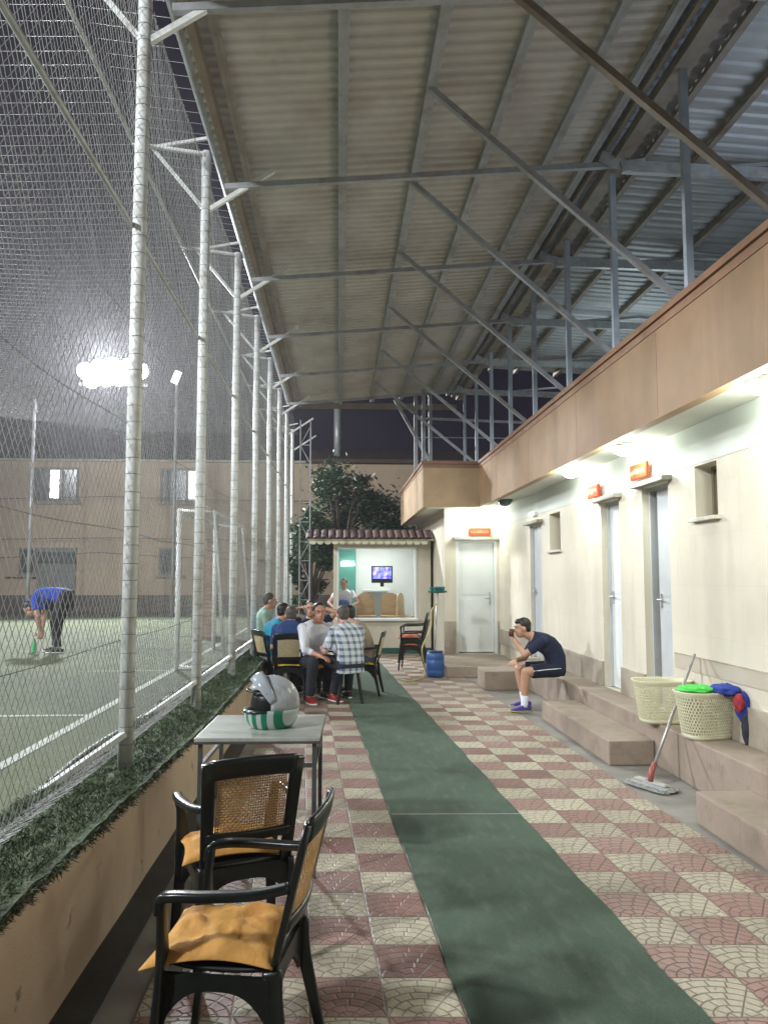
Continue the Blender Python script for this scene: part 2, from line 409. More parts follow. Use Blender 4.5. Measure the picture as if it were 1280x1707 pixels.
# low wall along the pitch
def wt(y): return max(.45, min(.565, .565-.030*(y-2.5)))
wall = MB()
ys = [-4+i*.5 for i in range(45)]
vs = []; fs = []
for i, y in enumerate(ys):
    t = wt(y) + random.uniform(-.006, .006); w = random.uniform(-.004, .004)
    vs += [(-1.04+w, y, -.02), (-1.04+w, y, t-.02), (-1.06+w, y, t), (-1.17, y, t), (-1.17, y, -.02)]
for i in range(len(ys)-1):
    for a in range(4): q = i*5; fs.append((q+a, q+5+a, q+6+a, q+1+a))
fs += [(4,3,2,1,0), tuple(len(ys)*5-5+j for j in range(5))]
tag(wall.add(vs, fs).build('low_wall', M['lowwall']), 'low stained buff wall edging the football pitch beside the chairs', 'wall')
struct(MB().box((-1.68,-4,.0),(-1.17,21,.44)).build('planting_bed', mat('soil', (.05,.045,.03), .9, .3, 9)))
struct(MB().box((-40,-8,.0),(-1.68,27.6,PZ)).build('pitch', M['pitch']))
for a, b, w in (((-2.14,-3),(-2.14,26),.085), ((-14,7.05),(-2.18,7.05),.07), ((-14,22.2),(-2.18,22.2),.07), ((-2.14,10.3),(-3.2,10.3),.06)):
    d = (V(b)-V(a)).normalized(); nrm = V((-d.y, d.x))*w/2; z = PZ+.004
    struct(MB().add([(a[0]+nrm.x,a[1]+nrm.y,z),(a[0]-nrm.x,a[1]-nrm.y,z),(b[0]-nrm.x,b[1]-nrm.y,z),(b[0]+nrm.x,b[1]+nrm.y,z)],[(0,1,2,3)]).build('pitch_line', M['chain']))
# rough grass / ground cover over the wall: a bumpy sod with short blades on it
g = MB(); rg = random.Random(3)
def sod(x, y):
    e = max(0, (x+1.13)/.10)
    w = max(0, min(1, (x+1.30)/.12))
    a = .467+.04*min(1, (x+1.66)/.3)
    return a*(1-w)+(wt(y)+.022)*w+(.03*(1-.75*w))*noise.noise(V((x*5, y*3.5, 0)))+.012*noise.noise(V((x*14, y*11, 4)))
nx_, ny_ = 16, 440; vs = []
for jy in range(ny_+1):
    y = -1+jy*.05
    for jx in range(nx_+1):
        x = -1.64+.61*jx/nx_+.012*noise.noise(V((jx*.7, y*7, 2))); vs.append((x, y, sod(x, y)))
    x = -1.040+.012*noise.noise(V((3, y*6, 9))); vs.append((x, y, wt(y)-.012+.022*noise.noise(V((7, y*5, 1)))))
w_ = nx_+2
g.add(vs, [(a*w_+b, a*w_+b+1, (a+1)*w_+b+1, (a+1)*w_+b) for a in range(ny_) for b in range(nx_+1)])
for i in range(95000):
    y = -1+ 22*rg.random()**2.2
    x = rg.uniform(-1.63, -1.03) if rg.random() > .22 else rg.uniform(-1.048, -1.018); far = 1+max(0, y-6)*.08
    if x > -1.05: z0 = wt(y)+rg.uniform(-.02, .02)
    else: z0 = sod(x, y)-.004
    h = rg.uniform(.012, .034)*far; a = rg.uniform(0, 6.28); w = rg.uniform(.0015, .0035)*far
    lx = rg.gauss(0, .012)+(.006 if x > -1.12 else 0); ly = rg.gauss(0, .018); dx, dy = math.cos(a)*w, math.sin(a)*w
    k = h if x < -1.06 else h*rg.uniform(-.9, .5)
    g.add([(x-dx,y-dy,z0),(x+dx,y+dy,z0),(x+lx*.6+dx*.8,y+ly*.6+dy*.8,z0+k*.65),(x+lx*1.3,y+ly*1.3,z0+k)],[(0,1,2,3)])
o = g.build('ground_cover', mat('hedge_leaf', (.060,.095,.040), .8, .6, 7, bump=.012, bscale=45, dirt=((.10,.085,.045), .5, 12))); o['kind'] = 'stuff'
o['label'] = 'dark green ground cover spilling over the low wall'
# ------------------------------------------------------------ pitch fence
FX = -1.23
fence = thing('pitch_fence', 'tall wire mesh fence on pale steel posts between walkway and football pitch', 'fence', (FX, 0, .42))
def fb(mb, name, m, par=None, smooth=False): 
    o = mb.build(name, m, par or fence, smooth)
    if par is None: o.location = (-FX, 0, -.42)
    return o
PY = [2.45-2.25*0, 4.70, 6.95, 9.20, 11.45, 13.70, 15.95, 18.2, 20.45]
PY = [.2]+PY
for i, y in enumerate(PY):
    r = .042
    p = fb(MB().tube([(FX,y,.38),(FX,y,5.52)], r, 14), 'post', M['paintpost'], None, True)
    nt = 46; pts = []
    for j in range(nt*12):                                          # one wire wound up the post: nearly level turns joined by short rises
        q = j/12; fr_ = q-int(q); an = q*6.2832-3.4; pts.append((FX+math.cos(an)*(r+.0015), y+math.sin(an)*(r+.0015), .55+.105*(int(q)+max(0, fr_-.75)*4)+.004*math.sin(int(q)*2.1)))
    lac = MB().tube(pts, .0014, 4, False)
    fb(lac, 'tie_wire', M['wiredark'], p)
    fb(MB().bar((FX,y,5.50),(-1.90,y,5.58),.03).bar((FX,y,4.95),(-1.72,y,5.54),.03), 'outrigger', M['paintpost'])
    fb(MB().bar((-1.68,y,5.56),(-1.10,y,5.68),.026), 'upper_brace', M['paintpost'])
    fb(MB().bar((FX,y,4.95),(-.62,y,5.36),.038), 'knee_brace', M['paintpost'])
    fb(MB().bar((FX,y-.03,.72),(-1.62,y-.33,.45),.045,.03), 'base_brace', M['paintpost'])
fb(MB().tube([(-1.275,-1,3.77),(-1.275,21,3.77)], .017, 8), 'rail', M['galv'], None, True)
fb(MB().tube([(-1.90,-1,5.60),(-1.90,21,5.60)], .02, 8), 'rail', M['galv'], None, True)
pp = [(-1.64+.02*math.sin(y*1.9), y, .455+.012*math.sin(y*2.7)) for y in [-1+i*.4 for i in range(56)]]
fb(MB().tube(pp, .028, 8), 'ground_pipe', M['pipe'], None, True)
# the mesh: two families of long sagging diagonals over the plane x = FX-.05
def net(mb, y0, y1, z0, z1, pitch, r, fx, slope=1.0, seg=.5, jit=.004):
    H = z1-z0; n = int((y1-y0+H/slope)/pitch)
    for fam in (1, -1):
        for i in range(n):
            s = y0 - H/slope + i*pitch; pts = []
            a, b = 0.0, H
            k = max(2, int(H/seg)); 
            for j in range(k+1):
                z = z0 + H*j/k; y = s + (z-z0)/slope if fam == 1 else s + (z1-z)/slope
                if y < y0-.3 or y > y1+.3: 
                    if len(pts) > 1: mb.tube(pts, r, 3, False)
                    pts = []; continue
                pts.append((fx(y, z)+rg.uniform(-jit, jit), y+rg.uniform(-jit, jit)*.6, z+rg.uniform(-jit, jit)*.6))
            if len(pts) > 1: mb.tube(pts, r, 3, False)
nm = MB()
sag = lambda y, z: FX-.052-.02*math.sin((y-.2)*math.pi/2.25)**2*(1+.5*math.sin(z*3))
net(nm, 1.6, 20.4, .60, 5.5, .066, .0018, sag, 1.25)
skirt = lambda y, z: FX-.05-(.60-z)/.16*.34
net(nm, 1.6, 20.4, .44, .60, .062, .0016, skirt, .9, .2)
fb(nm, 'wire_mesh', M['wire'])
rp = MB()
for z in (.62, 1.25, 1.9, 2.55, 3.2, 4.4, 5.0, 5.48):
    pts = []
    for j in range(110):
        y = -1+j*.2; pts.append((sag(y, z)-.004, y, z-.014*math.sin((y-.2)*math.pi/2.25)**2))
    rp.tube(pts, .0024, 4, False)
fb(rp, 'tension_wire', M['rope'])
on = MB()
for j in range(125):                                               # upper net: from outer rail inwards and out over the pitch
    y = 1.2+j*.16; on.tube([(-1.12,y,5.50),(-1.9,y+.02,5.59),(-3.6,y,5.50),(-5.6,y,5.55),(-9,y,5.9),(-13,y,6.3)], .0018, 3, False)
for j in range(60):
    x = -1.3-j*.17; 
    zz = 5.5+(.09 if x < -1.6 else 0)-.07*math.sin(min(1, max(0, (-1.9-x)/3.7))*math.pi)+max(0, -x-5.6)*.1
    on.tube([(x, y, zz+.01*math.sin(y*3)) for y in range(1, 22, 2)], .0018, 3, False)
fb(on, 'overhead_net', M['wire'])
# lattice corner mast at the far end of the fence
lm = thing('lattice_mast', 'slim lattice steel mast where the fence ends near the tree', 'mast', (-.74, 16.9, 0))
for dx in (-.11, .11): MB().bar((dx,0,0),(dx,0,5.05),.028).build('upright', M['steelgrey'], lm)
lx = MB(); z = .3; sgn = 1
while z < 4.8: lx.bar((-.11*sgn,0,z),(.11*sgn,0,z+.42),.016); lx.bar((-.11,0,z),(.11,0,z),.014); z += .42; sgn = -sgn
lx.build('lacing', M['steelgrey'], lm)
# ------------------------------------------------------------ canopy roof over the walkway
roof = thing('canopy_roof', 'corrugated metal canopy roof on steel trusses over the walkway', 'roof', (0, 0, 0))
def zl(x): return 5.42+.090*(x+1.05)
def zr(x): return 5.755-.05*(x-2.65)
def corr(x0, x1, zf, y0, y1, m, name, pitch=.125, amp=.012, nx=3):
    mb = MB(); n = int((y1-y0)/pitch*8); vs = []; fs = []
    prof = [0, .15, .9, 1, 1, .9, .15, 0]
    for i in range(n+1):
        y = y0+i*pitch/8; h = amp*(prof[i % 8]*2-1)
        for j in range(nx+1):
            x = x0+(x1-x0)*j/nx; vs.append((x, y, zf(x)+h+.004*noise.noise(V((x, y*.8, 0)))))
    for i in range(n):
        for j in range(nx): q = i*(nx+1)+j; fs.append((q, q+1, q+nx+2, q+nx+1))
    return mb.add(vs, fs).build(name, m, roof)
corr(-1.10, 2.38, zl, -3, 17.0, M['sheet'], 'roof_sheet')
corr(2.38, 2.66, zl, -3, 17.0, M['sheetblue'], 'skylight_sheet', nx=1, )
corr(2.66, 10, zr, -3, 15.0, M['sheetright'], 'roof_sheet', pitch=.16)
for x, w, m in ((-.88,.06,'steelbrown'),(.0,.068,'steelgrey'),(.70,.068,'steelgrey'),(1.34,.058,'steelgrey'),(1.97,.058,'steelgrey'),(2.38,.06,'steelgrey')):
    z = zl(x)-.017-w/2-.004; MB().box((x-w/2+.01,-3,z-w/2),(x+w/2-.01,16.98,z+w/2)).box((x+w/2-.008,-3,z-w/2),(x+w/2+.025,16.98,z-w/2+.006)).build('purlin', M[m], roof)
for x, w in ((2.95,.06),(3.45,.06),(4.25,.07),(5.2,.07),(6.4,.07),(7.8,.07)):
    z = zr(x)-.019-w/2-.004; MB().box((x-w/2,-3,z-w/2),(x+w/2,14.98,z+w/2)).build('purlin', M['steelbrown'], roof)
MB().box((2.58,-3,5.56),(2.72,17,5.66)).build('ridge_beam', M['steelbrown'], roof)
MB().box((2.48,-3,5.62),(2.52,17,5.67)).build('ridge_beam', M['steelbrown'], roof)
MB().tube([(-1.12,-3,5.46),(-1.12,17,5.46)], .052, 12).build('eave_beam', M['steelgrey'], roof, True)
MB().box((-1.04,-3,5.30),(-.985,17,5.40)).build('gutter', M['gutter'], roof)
MB().box((-1.10,17.0,5.34),(2.6,17.03,5.47)).build('end_flashing', M['gutter'], roof)
for i, y in enumerate([2.45, 4.7, 6.95, 9.2, 11.45, 13.7, 15.95]):
    o = MB().bar((-1.06,y,5.19),(2.62,y,5.52),.05,.05,(0,0,1)).build('tie_beam', M['steelgrey'], roof)
    MB().bar((2.66,y,5.50),(9.5,y,5.42 if i % 2 else 5.36),.06,.11).build('tie_beam', M['galv'], roof)
    MB().bar((3.1,y,5.47),(4.6,y,5.62),.035).bar((4.6,y,5.62),(6.2,y,5.44),.035).bar((6.2,y,5.44),(7.6,y,5.5),.035).build('web_brace', M['steelgrey'], roof)
    gp = MB().cbox((2.56,y-.05,5.53),(.13,.006,.055), Matrix.Rotation(.35,3,'Y')).cbox((2.75,y-.06,5.49),(.12,.006,.05), Matrix.Rotation(-.2,3,'Y'))
    gp.build('gusset_plate', M['galv'], roof)
# struts from the second purlin down to the parapet of the changing rooms
for a, b in (((.70,4.45,5.50),(2.72,4.50,3.85)), ((.70,5.86,5.50),(2.72,5.95,3.85)), ((.70,7.35,5.50),(2.72,7.5,3.85)), ((.70,9.0,5.50),(2.72,9.1,3.85)), ((.70,10.9,5.50),(2.72,11.0,3.85)), ((.70,13.0,5.5),(2.72,13.1,3.85)), ((.70,15.2,5.5),(2.72,15.2,3.85))):
    MB().bar(a, b, .046).build('strut', M['steelbrown'] if a[1] < 5 else M['steelgrey'], roof)
for y in (2.65, 4.15, 5.62, 7.2, 8.72, 10.3, 11.8, 13.3, 14.8, 16.2):
    MB().bar((2.65,y,3.74),(2.65,y,5.58),.055,.055,(0,1,0)).build('stanchion', M['stanchion'], roof)
for x, y in ((1.66,16.75),(1.98,16.75),(1.78,16.3)):
    MB().bar((x,y,3.7),(x,y,5.62),.075,.075,(0,1,0)).build('stanchion', M['steelgrey'], roof)
MB().bar((1.2,16.75,5.5),(1.95,16.75,4.15),.06).bar((1.62,16.78,5.1),(4.4,16.78,5.02),.05).build('end_brace', M['galv'], roof)
MB().bar((1.62,16.8,4.68),(4.0,16.8,4.68),.02).build('end_brace', M['galv'], roof)
# ------------------------------------------------------------ changing-room building
XW = 3.10; YW = 15.0; ZS = 2.95; ZT = 3.74; XF = 2.62; PT = .36
bld = thing('changing_room_building', 'cream single storey building with tan fascia and a row of doors', 'building', (XW, 0, 0))
def bb(mb, name, m, par=None, smooth=False, bevel=0, label=None):
    o = mb.build(name, m, par or bld, smooth, bevel, label)
    if par is None: o.location = (-XW, 0, 0)
    return o
def wall_open(x0, x1, y0, y1, z0, z1, ops):
    mb = MB(); ys = sorted({y0, y1, *[a for o in ops for a in o[:2]]}); zs = sorted({z0, z1, *[min(max(a, z0), z1) for o in ops for a in o[2:]]})
    for i in range(len(ys)-1):
        run0 = None
        for j in range(len(zs)-1):
            cy, cz = (ys[i]+ys[i+1])/2, (zs[j]+zs[j+1])/2
            if any(o[0] < cy < o[1] and o[2] < cz < o[3] for o in ops): continue
            mb.box((x0, ys[i], zs[j]), (x1, ys[i+1], zs[j+1]))
    return mb
ops = [(7.16,7.80,PT-.01,2.53),(8.46,9.06,PT-.01,2.50),(11.8,12.52,PT-.01,2.46),(6.20,6.60,2.13,2.585),(10.77,11.33,2.01,2.55),(2.2,2.9,PT-.01,2.53),(.4,.8,2.13,2.585)]
bb(wall_open(XW, XW+.22, -3, YW+.2, 0, 2.60, ops), 'wall', M['cream'])
bb(MB().box((XW-.003, -3, 2.602), (XW+.22, YW+.2, ZS-.002)), 'frieze', M['frieze'])
# plinth pieces between doors
for a, b in ((-3,2.2),(2.9,7.16),(7.80,8.46),(9.06,11.8),(12.52,YW-.03)):
    bb(MB().box((XW-.028, a, PT), (XW-.0005, b, PT+.285)), 'plinth', M['plinth'], bevel=.004)
bb(MB().box((XW-.012, 3.0, .80), (XW-.0005, 7.10, .925)), 'dado_band', mat('dado_stone', (.52,.46,.37), .6, .1, 3))
bb(MB().box((XW-.016, 3.0, .925), (XW-.0005, 7.10, .935)), 'dado_band', M['plinth'])
# roof slab with fascia: main run and the wing at the far end
XS = 1.56; YF = 14.4
bb(MB().box((XF+.02,-3,ZS),(7,YF+.02,ZS+.15)).box((XS+.02,YF+.021,ZS),(7,19.6,ZS+.15)), 'soffit', M['soffit'])
fas = MB()
L = [(XF,-3),(XF,YF),(XS,YF),(XS,19.7)]
def fascia_strip(off, z0, z1, th):
    P = [(XF-off,-3),(XF-off,YF-off),(XS-off,YF-off),(XS-off,19.7)]; Q = [(x+th, y+(th if i > 0 else 0)) for i, (x, y) in enumerate(P)]; Q[3] = (P[3][0]+th, P[3][1])
    vs = []
    for (a, b), (c, d) in zip(P, Q): vs += [(a,b,z0),(a,b,z1),(c,d,z1),(c,d,z0)]
    fs = []
    for i in range(3):
        for a in range(4): fs.append((i*4+a, i*4+(a+1) % 4, i*4+4+(a+1) % 4, i*4+4+a))
    fs += [(0,1,2,3),(15,14,13,12)]
    return MB().add(vs, fs)
fo = bb(fascia_strip(0, ZS-.02, ZT, .10), 'fascia', M['fascia'])
fo.data.materials.append(M['fascialit'])
for pl_ in fo.data.polygons:
    if pl_.center.y > 14.35: pl_.material_index = 1
bb(fascia_strip(.03, ZT+.001, ZT+.055, .30), 'coping', M['coping'])
bb(fascia_strip(.008, ZT-.07, ZT-.002, .008), 'fascia_lip', M['coping'])
for y in (1.8, 4.0, 6.2, 8.4, 10.6, 12.8):
    bb(MB().box((XF-.002, y, ZS), (XF+.01, y+.008, ZT-.075)), 'fascia_joint', M['coping'])
bb(MB().box((XF+.12,-3,ZT-.06),(7,19.6,ZT-.02)), 'roof_deck', M['concrete'])
# wing walls
def wall_x(x0, x1, y, z0, z1, ops, th=.2):
    mb = MB(); xs = sorted({x0, x1, *[a for o in ops for a in o[:2]]}); zs = sorted({z0, z1, *[a for o in ops for a in o[2:]]})
    for i in range(len(xs)-1):
        for j in range(len(zs)-1):
            cx, cz = (xs[i]+xs[i+1])/2, (zs[j]+zs[j+1])/2
            if any(o[0] < cx < o[1] and o[2] < cz < o[3] for o in ops): continue
            mb.box((xs[i], y, zs[j]), (xs[i+1], y+th, zs[j+1]))
    return mb
bb(wall_x(2.04, XW-.001, YW, 0, 2.62, [(2.26,3.05,.17,2.34)]), 'wall', M['cream'])
bb(MB().box((2.037,YW-.003,2.622),(XW-.004,YW+.2,ZS-.002)), 'frieze', M['frieze'])
bb(MB().box((2.04,YW+.201,0),(2.24,19.6,ZS-.002)), 'wall', M['cream'])
bb(MB().box((2.02,YW-.028,.17),(2.24,YW-.001,.78)), 'plinth', M['plinth']); bb(MB().box((3.056,YW-.028,.17),(XW-.03,YW-.001,.78)), 'plinth', M['plinth'])
# doors (frame, leaf, handle) and lintel shelves
def lintel(y0, y1, z): bb(MB().box((XW-.10, y0-.10, z), (XW-.001, y1+.10, z+.045)), 'lintel_shelf', mat('grey_brown_stone', (.28,.26,.20), .6), bevel=.005)
def door_y(y0, y1, z0, z1, m, ajar=0, back=.10, label=None):
    d = bb(MB().box((XW+back, y0+.035+ajar*.0, z0), (XW+back+.035, y1-.035-ajar, z1-.035)), 'door', m, label=label)
    bb(MB().box((XW+back-.03,y0,z0),(XW+back+.04,y0+.033,z1)).box((XW+back-.03,y1-.033,z0),(XW+back+.04,y1,z1)).box((XW+back-.03,y0+.034,z1-.033),(XW+back+.04,y1-.034,z1)), 'door_frame', M['doorgrey'], d)
    bb(MB().box((XW+back-.018,y1-.11-ajar,1.32),(XW+back,y1-.075-ajar,1.46)).tube([(XW+back-.045,y1-.09-ajar,1.40),(XW+back-.045,y1-.20-ajar,1.40)],.009,8), 'handle', M['galv'], d)
    for zc in (.5, .72): pass
    bb(MB().box((XW+back-.006,y0+.09,z0+.12),(XW+back-.001,y1-.12-ajar,z0+.95)).box((XW+back-.006,y0+.09,z0+1.08),(XW+back-.001,y1-.12-ajar,z1-.14)), 'panel', m, d)
    return d
door_y(7.16, 7.80, PT, 2.53, M['doorgrey'], .10, label='grey door standing ajar with a dark gap')
door_y(8.46, 9.06, PT, 2.50, M['white'], label='closed white door next to the grey one')
door_y(11.8, 12.52, PT, 2.46, M['doorgrey'], back=.06)
door_y(2.2, 2.9, PT, 2.53, M['white'])
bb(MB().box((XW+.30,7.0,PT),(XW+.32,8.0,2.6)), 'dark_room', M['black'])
for a, b, z in ((7.16,7.80,2.532),(8.46,9.06,2.502),(11.8,12.52,2.462)): lintel(a, b, z)
d = bb(MB().box((2.315,YW+.05,.19),(2.995,YW+.085,2.29)), 'door', M['white'], label='white door at the end of the walkway')
bb(MB().box((2.26,YW+.0,.17),(2.31,YW+.10,2.34)).box((3.0,YW+.0,.17),(3.05,YW+.10,2.34)).box((2.311,YW+.0,2.295),(2.999,YW+.10,2.34)), 'door_frame', M['white'], d)
bb(MB().box((2.38,YW+.043,.30),(2.92,YW+.0485,1.20)).box((2.38,YW+.043,1.29),(2.92,YW+.0485,2.18)), 'panel', M['white'], d)
bb(MB().box((2.90,YW+.03,1.10),(2.935,YW+.0495,1.34)).tube([(2.915,YW+.01,1.22),(2.82,YW+.01,1.22)],.01,8), 'handle', M['galv'], d)
bb(MB().box((2.20,YW-.10,2.345),(3.08,YW-.001,2.40)), 'lintel_shelf', mat('grey_stone', (.33,.33,.28), .6), bevel=.005)
# small high windows
for a, b, z0, z1 in ((6.20,6.60,2.13,2.585),(10.77,11.33,2.01,2.55),(.4,.8,2.13,2.585)):
    w = bb(MB().box((XW+.15,a,z0),(XW+.185,b,z0+.03)).box((XW+.15,a,z1-.03),(XW+.185,b,z1)).box((XW+.15,a,z0+.031),(XW+.185,a+.03,z1-.031)).box((XW+.15,b-.03,z0+.031),(XW+.185,b,z1-.031)).box((XW+.155,(a+b)/2-.01,z0+.031),(XW+.18,(a+b)/2+.01,z1-.031)), 'window', mat('brown_frame', (.22,.18,.12), .6))
    bb(MB().box((XW+.170,a+.031,z0+.031),(XW+.174,b-.031,z1-.031)), 'pane', mat('ochre_glass', (.20,.17,.11), .25), w)
    bb(MB().box((XW-.055,a-.05,z0-.032),(XW+.148,b+.05,z0-.001)), 'sill', mat('stone_sill', (.60,.57,.48), .5), w, bevel=.004)
# platform, steps
def pl(mb, label, name='stone_step', cat='step', m='step'):
    return tag(mb.build(name, M[m], None, False, .014), label, cat)
pl(MB().box((2.76,-3,-.01),(XW-.0,12.2,PT-.001)), 'long raised concrete platform under the row of doors', 'platform', 'platform')
pl(MB().box((2.35,6.80,-.01),(2.757,9.05,.20)), 'low concrete step in front of the platform beyond the mop')
pl(MB().box((2.38,1.0,-.01),(2.757,5.21,.20)), 'low concrete step nearest the viewer at the right edge')
pl(MB().box((1.76,12.80,-.01),(XW-.0,YW-.0,.165)), 'broad low landing before the white end door', 'landing', 'landing')
pl(MB().box((2.12,11.35,-.01),(2.757,11.98,.26)), 'small pale concrete block beyond the seated man')
# unseen lamp added behind the parapet to brighten the canopy's right slope
t = thing('added_fill_lamp', 'unseen lamp added behind the parapet to brighten the roof', 'lamp', (4.4, 5.0, ZT))
MB().box((-.12,-.05,.25),(.12,.05,.45)).build('lamp_housing', M['darkmetal'], t, False, .01); MB().bar((-.1,0,.0),(-.1,0,.26),.02).bar((.1,0,.0),(.1,0,.26),.02).bar((-.2,0,.01),(.2,0,.01),.02).build('stand', M['darkmetal'], t)
lamp_light('POINT', (4.4, 5.3, ZT+.62), 48, (.72, .84, 1.0), .7); lamp_light('POINT', (4.6, 11.5, ZT+.62), 40, (.78, .95, 1.0), .7)  # added fill lights under the right slope; the farther one has no fixture
# ceiling lamps
lamps = []
def clamp(x, y, label, on=True, m='bulb', r=.11):
    t = thing('ceiling_lamp', label, 'lamp', (x, y, ZS), 0, 'round ceiling lamps under the eaves')
    MB().lathe([(.02,.0),(.135,-.002),(.14,-.02),(.12,-.035)], n=28).build('mount', M['white'] if on else M['greendark'], t, True)
    prof = [(.115,-.036)]+[(r*math.cos(a), -.036-.075*math.sin(a)) for a in [j*math.pi/16 for j in range(1, 8)]]+[(.005,-.111)]
    MB().lathe(prof, n=24).build('glass_bowl', M[m] if on else M['glassdark'], t, True)
    if on: lamp_light('POINT', (x, y, ZS-.17), BULB_W, BULBC, .09)
clamp(2.84, 9.35, 'lit ceiling lamp before the white door sign')
clamp(2.84, 7.58, 'lit ceiling lamp above the ajar grey door')
clamp(2.84, 4.98, 'lit ceiling lamp nearest the viewer at right edge')
clamp(2.62, 14.66, 'lit ceiling lamp over the white end door')
clamp(2.84, 13.2, 'dark unlit ceiling lamp near the far corner', False)
t = thing('wall_lamp', 'small oblong lit lamp over the far bluish door', 'lamp', (XW, 12.15, 2.62))
MB().box((-.05,-.12,-.03),(-.002,.12,.03)).build('back_box', M['white'], t, False, .006)
MB().box((-.075,-.11,-.025),(-.051,.11,.025)).build('diffuser', M['bulbdim'], t, False, .008)
# orange door signs with pale lettering
def sign(loc, rz, label, w=.30, h=.155):
    t = thing('door_sign', label, 'sign', loc, rz, 'orange signs above the doors')
    MB().cbox((0,0,0),(w/2,.012,h/2)).build('board', M['orange'], t, False, .003)
    MB().cbox((0,-.0145,0),(w/2-.010,.002,h/2-.010)).build('face', M['orange'], t)
    mb = MB(); r5 = random.Random(w*1000)
    x = -w/2+.035
    while x < w/2-.05:
        ww = r5.uniform(.010,.022); mb.cbox((x+ww/2,-.018,r5.uniform(-.010,.010)),(.0035,.0012,r5.uniform(.018,.032))).cbox((x+ww/2,-.0185,r5.uniform(-.014,.014)),(ww/2,.0010,.0035)); x += ww+.012
    mb.build('lettering', M['signmark'], t)
sign((XW-.05, 7.72, 2.70), -R(90), 'orange lettered sign above the ajar grey door', .44)
sign((XW-.05, 9.16, 2.65), -R(90), 'orange lettered sign above the closed white door', .40)
sign((2.72, YW-.05, 2.50), 0, 'wide orange lettered sign above the white end door', .42, .15)
# ------------------------------------------------------------ kiosk at the end of the walkway
KY = 16.8
kiosk = thing('kiosk', 'small open fronted snack kiosk with red scalloped tile eave', 'kiosk', (.6, KY, 0), 0)
def kb(mb, name, m, par=None, smooth=False, bevel=0):
    o = mb.build(name, M[m] if isinstance(m, str) else m, par or kiosk, smooth, bevel)
    if par is None: o.location = (-.6, -KY, 0)
    return o
kb(wall_x(-.12, 1.98, KY, 0, 2.60, [(-.02,1.66,.70,2.26)], .14), 'front_wall', 'cream')
kb(MB().box((-.12,KY+.141,0),(.0,19.4,2.62)).box((1.84,KY+.141,0),(1.98,19.4,2.62)).box((-.12,19.401,0),(1.98,19.5,2.62)), 'inner_wall', 'kiosk')
kb(MB().box((-.14,KY+.142,2.622),(2.0,19.52,2.66)), 'ceiling', 'farroof')
kb(MB().box((-.06,KY-.13,.70),(1.70,KY+.30,.745)), 'counter', 'white', bevel=.006)
kb(MB().box((-.12,KY-.02,.0),(1.98,KY-.001,.12)), 'plinth', 'greendark')
kb(MB().box((-.04,KY-.015,.745),(-.0,KY+.14,2.24)).box((1.64,KY-.015,.745),(1.675,KY+.14,2.24)).box((-.04,KY-.016,2.241),(1.675,KY+.14,2.275)), 'opening_frame', 'white')
kb(MB().box((-.0,19.36,.0),(.42,19.399,2.5)), 'green_panel', 'kioskgreen')
aw = MB(); 
for i in range(17):
    x = -.62+i*.157; ring = []
    prev = None; vs = []; n = 8
    for (yy, zz) in ((KY+.05, 2.60), (KY-.42, 2.42)):
        for j in range(n+1):
            a = math.pi*j/n; vs.append((x+.08*math.cos(a), yy, zz+.055*math.sin(a)))
        for j in range(n+1):
            a = math.pi*(n-j)/n; vs.append((x+.066*math.cos(a), yy, zz+.041*math.sin(a)))
    m2 = 2*(n+1); aw.add(vs, [(j, (j+1) % m2, m2+(j+1) % m2, m2+j) for j in range(m2)]+[tuple(range(m2))[::-1], tuple(range(m2, 2*m2))])
kb(aw, 'tile_eave', 'brickred')
kb(MB().add([(-.66,KY+.05,2.56),(2.0,KY+.05,2.56),(2.0,KY-.40,2.39),(-.66,KY-.40,2.39),(-.66,KY+.05,2.595),(2.0,KY+.05,2.595),(2.0,KY-.40,2.422),(-.66,KY-.40,2.422)],
   [(3,2,1,0),(4,5,6,7),(0,1,5,4),(1,2,6,5),(2,3,7,6),(3,0,4,7)]), 'eave_board', mat('eave_board',(.34,.30,.20)))
val = MB()
for i in range(16):
    x = -.55+i*.157; vs = [(x-.075,KY-.385,2.388)]+[(x+.072*math.cos(a),KY-.385,2.36-.05*math.sin(a)) for a in [math.pi*(8-j)/8 for j in range(9)]]+[(x+.075,KY-.385,2.388)]
    val.add(vs+[(a,b+.01,c) for a,b,c in vs], [tuple(range(11)), tuple(range(21,10,-1))]+[(j,j+11,(j+1)%11+11,(j+1)%11) for j in range(11)])
kb(val, 'valance', 'basket')
lamp_light('AREA', (.85, 18.2, 2.56), 36, (.94, 1, .97), 1.0)
t = thing('tube_lamp', 'lit white tube lamp on the kiosk ceiling', 'lamp', (.85, 18.3, 2.56))
MB().box((-.6,-.05,0),(.6,.05,.05)).build('batten', M['white'], t); MB().tube([(-.58,0,-.02),(.58,0,-.02)],.018,10).build('tube', M['bulbdim'], t, True)
lt = MB(); r8 = random.Random(5)                                    # blurred white lettering on the green panel
for i in range(5):
    x = -.13+i*.062; lt.tube([(x-.02,0,.03*r8.uniform(.6,1.3)),(x+.01,0,-.045),(x+.03,0,.05*r8.uniform(.5,1.2)),(x+.035,0,-.02)],.012,5)
lt.tube([(-.16,0,-.055),(.18,0,-.045)],.013,5)
o = tag(lt.build('lit_sign', M['lettering']), 'glowing white lettering on the green kiosk panel', 'sign'); o.location = (.21, 19.32, 1.97)
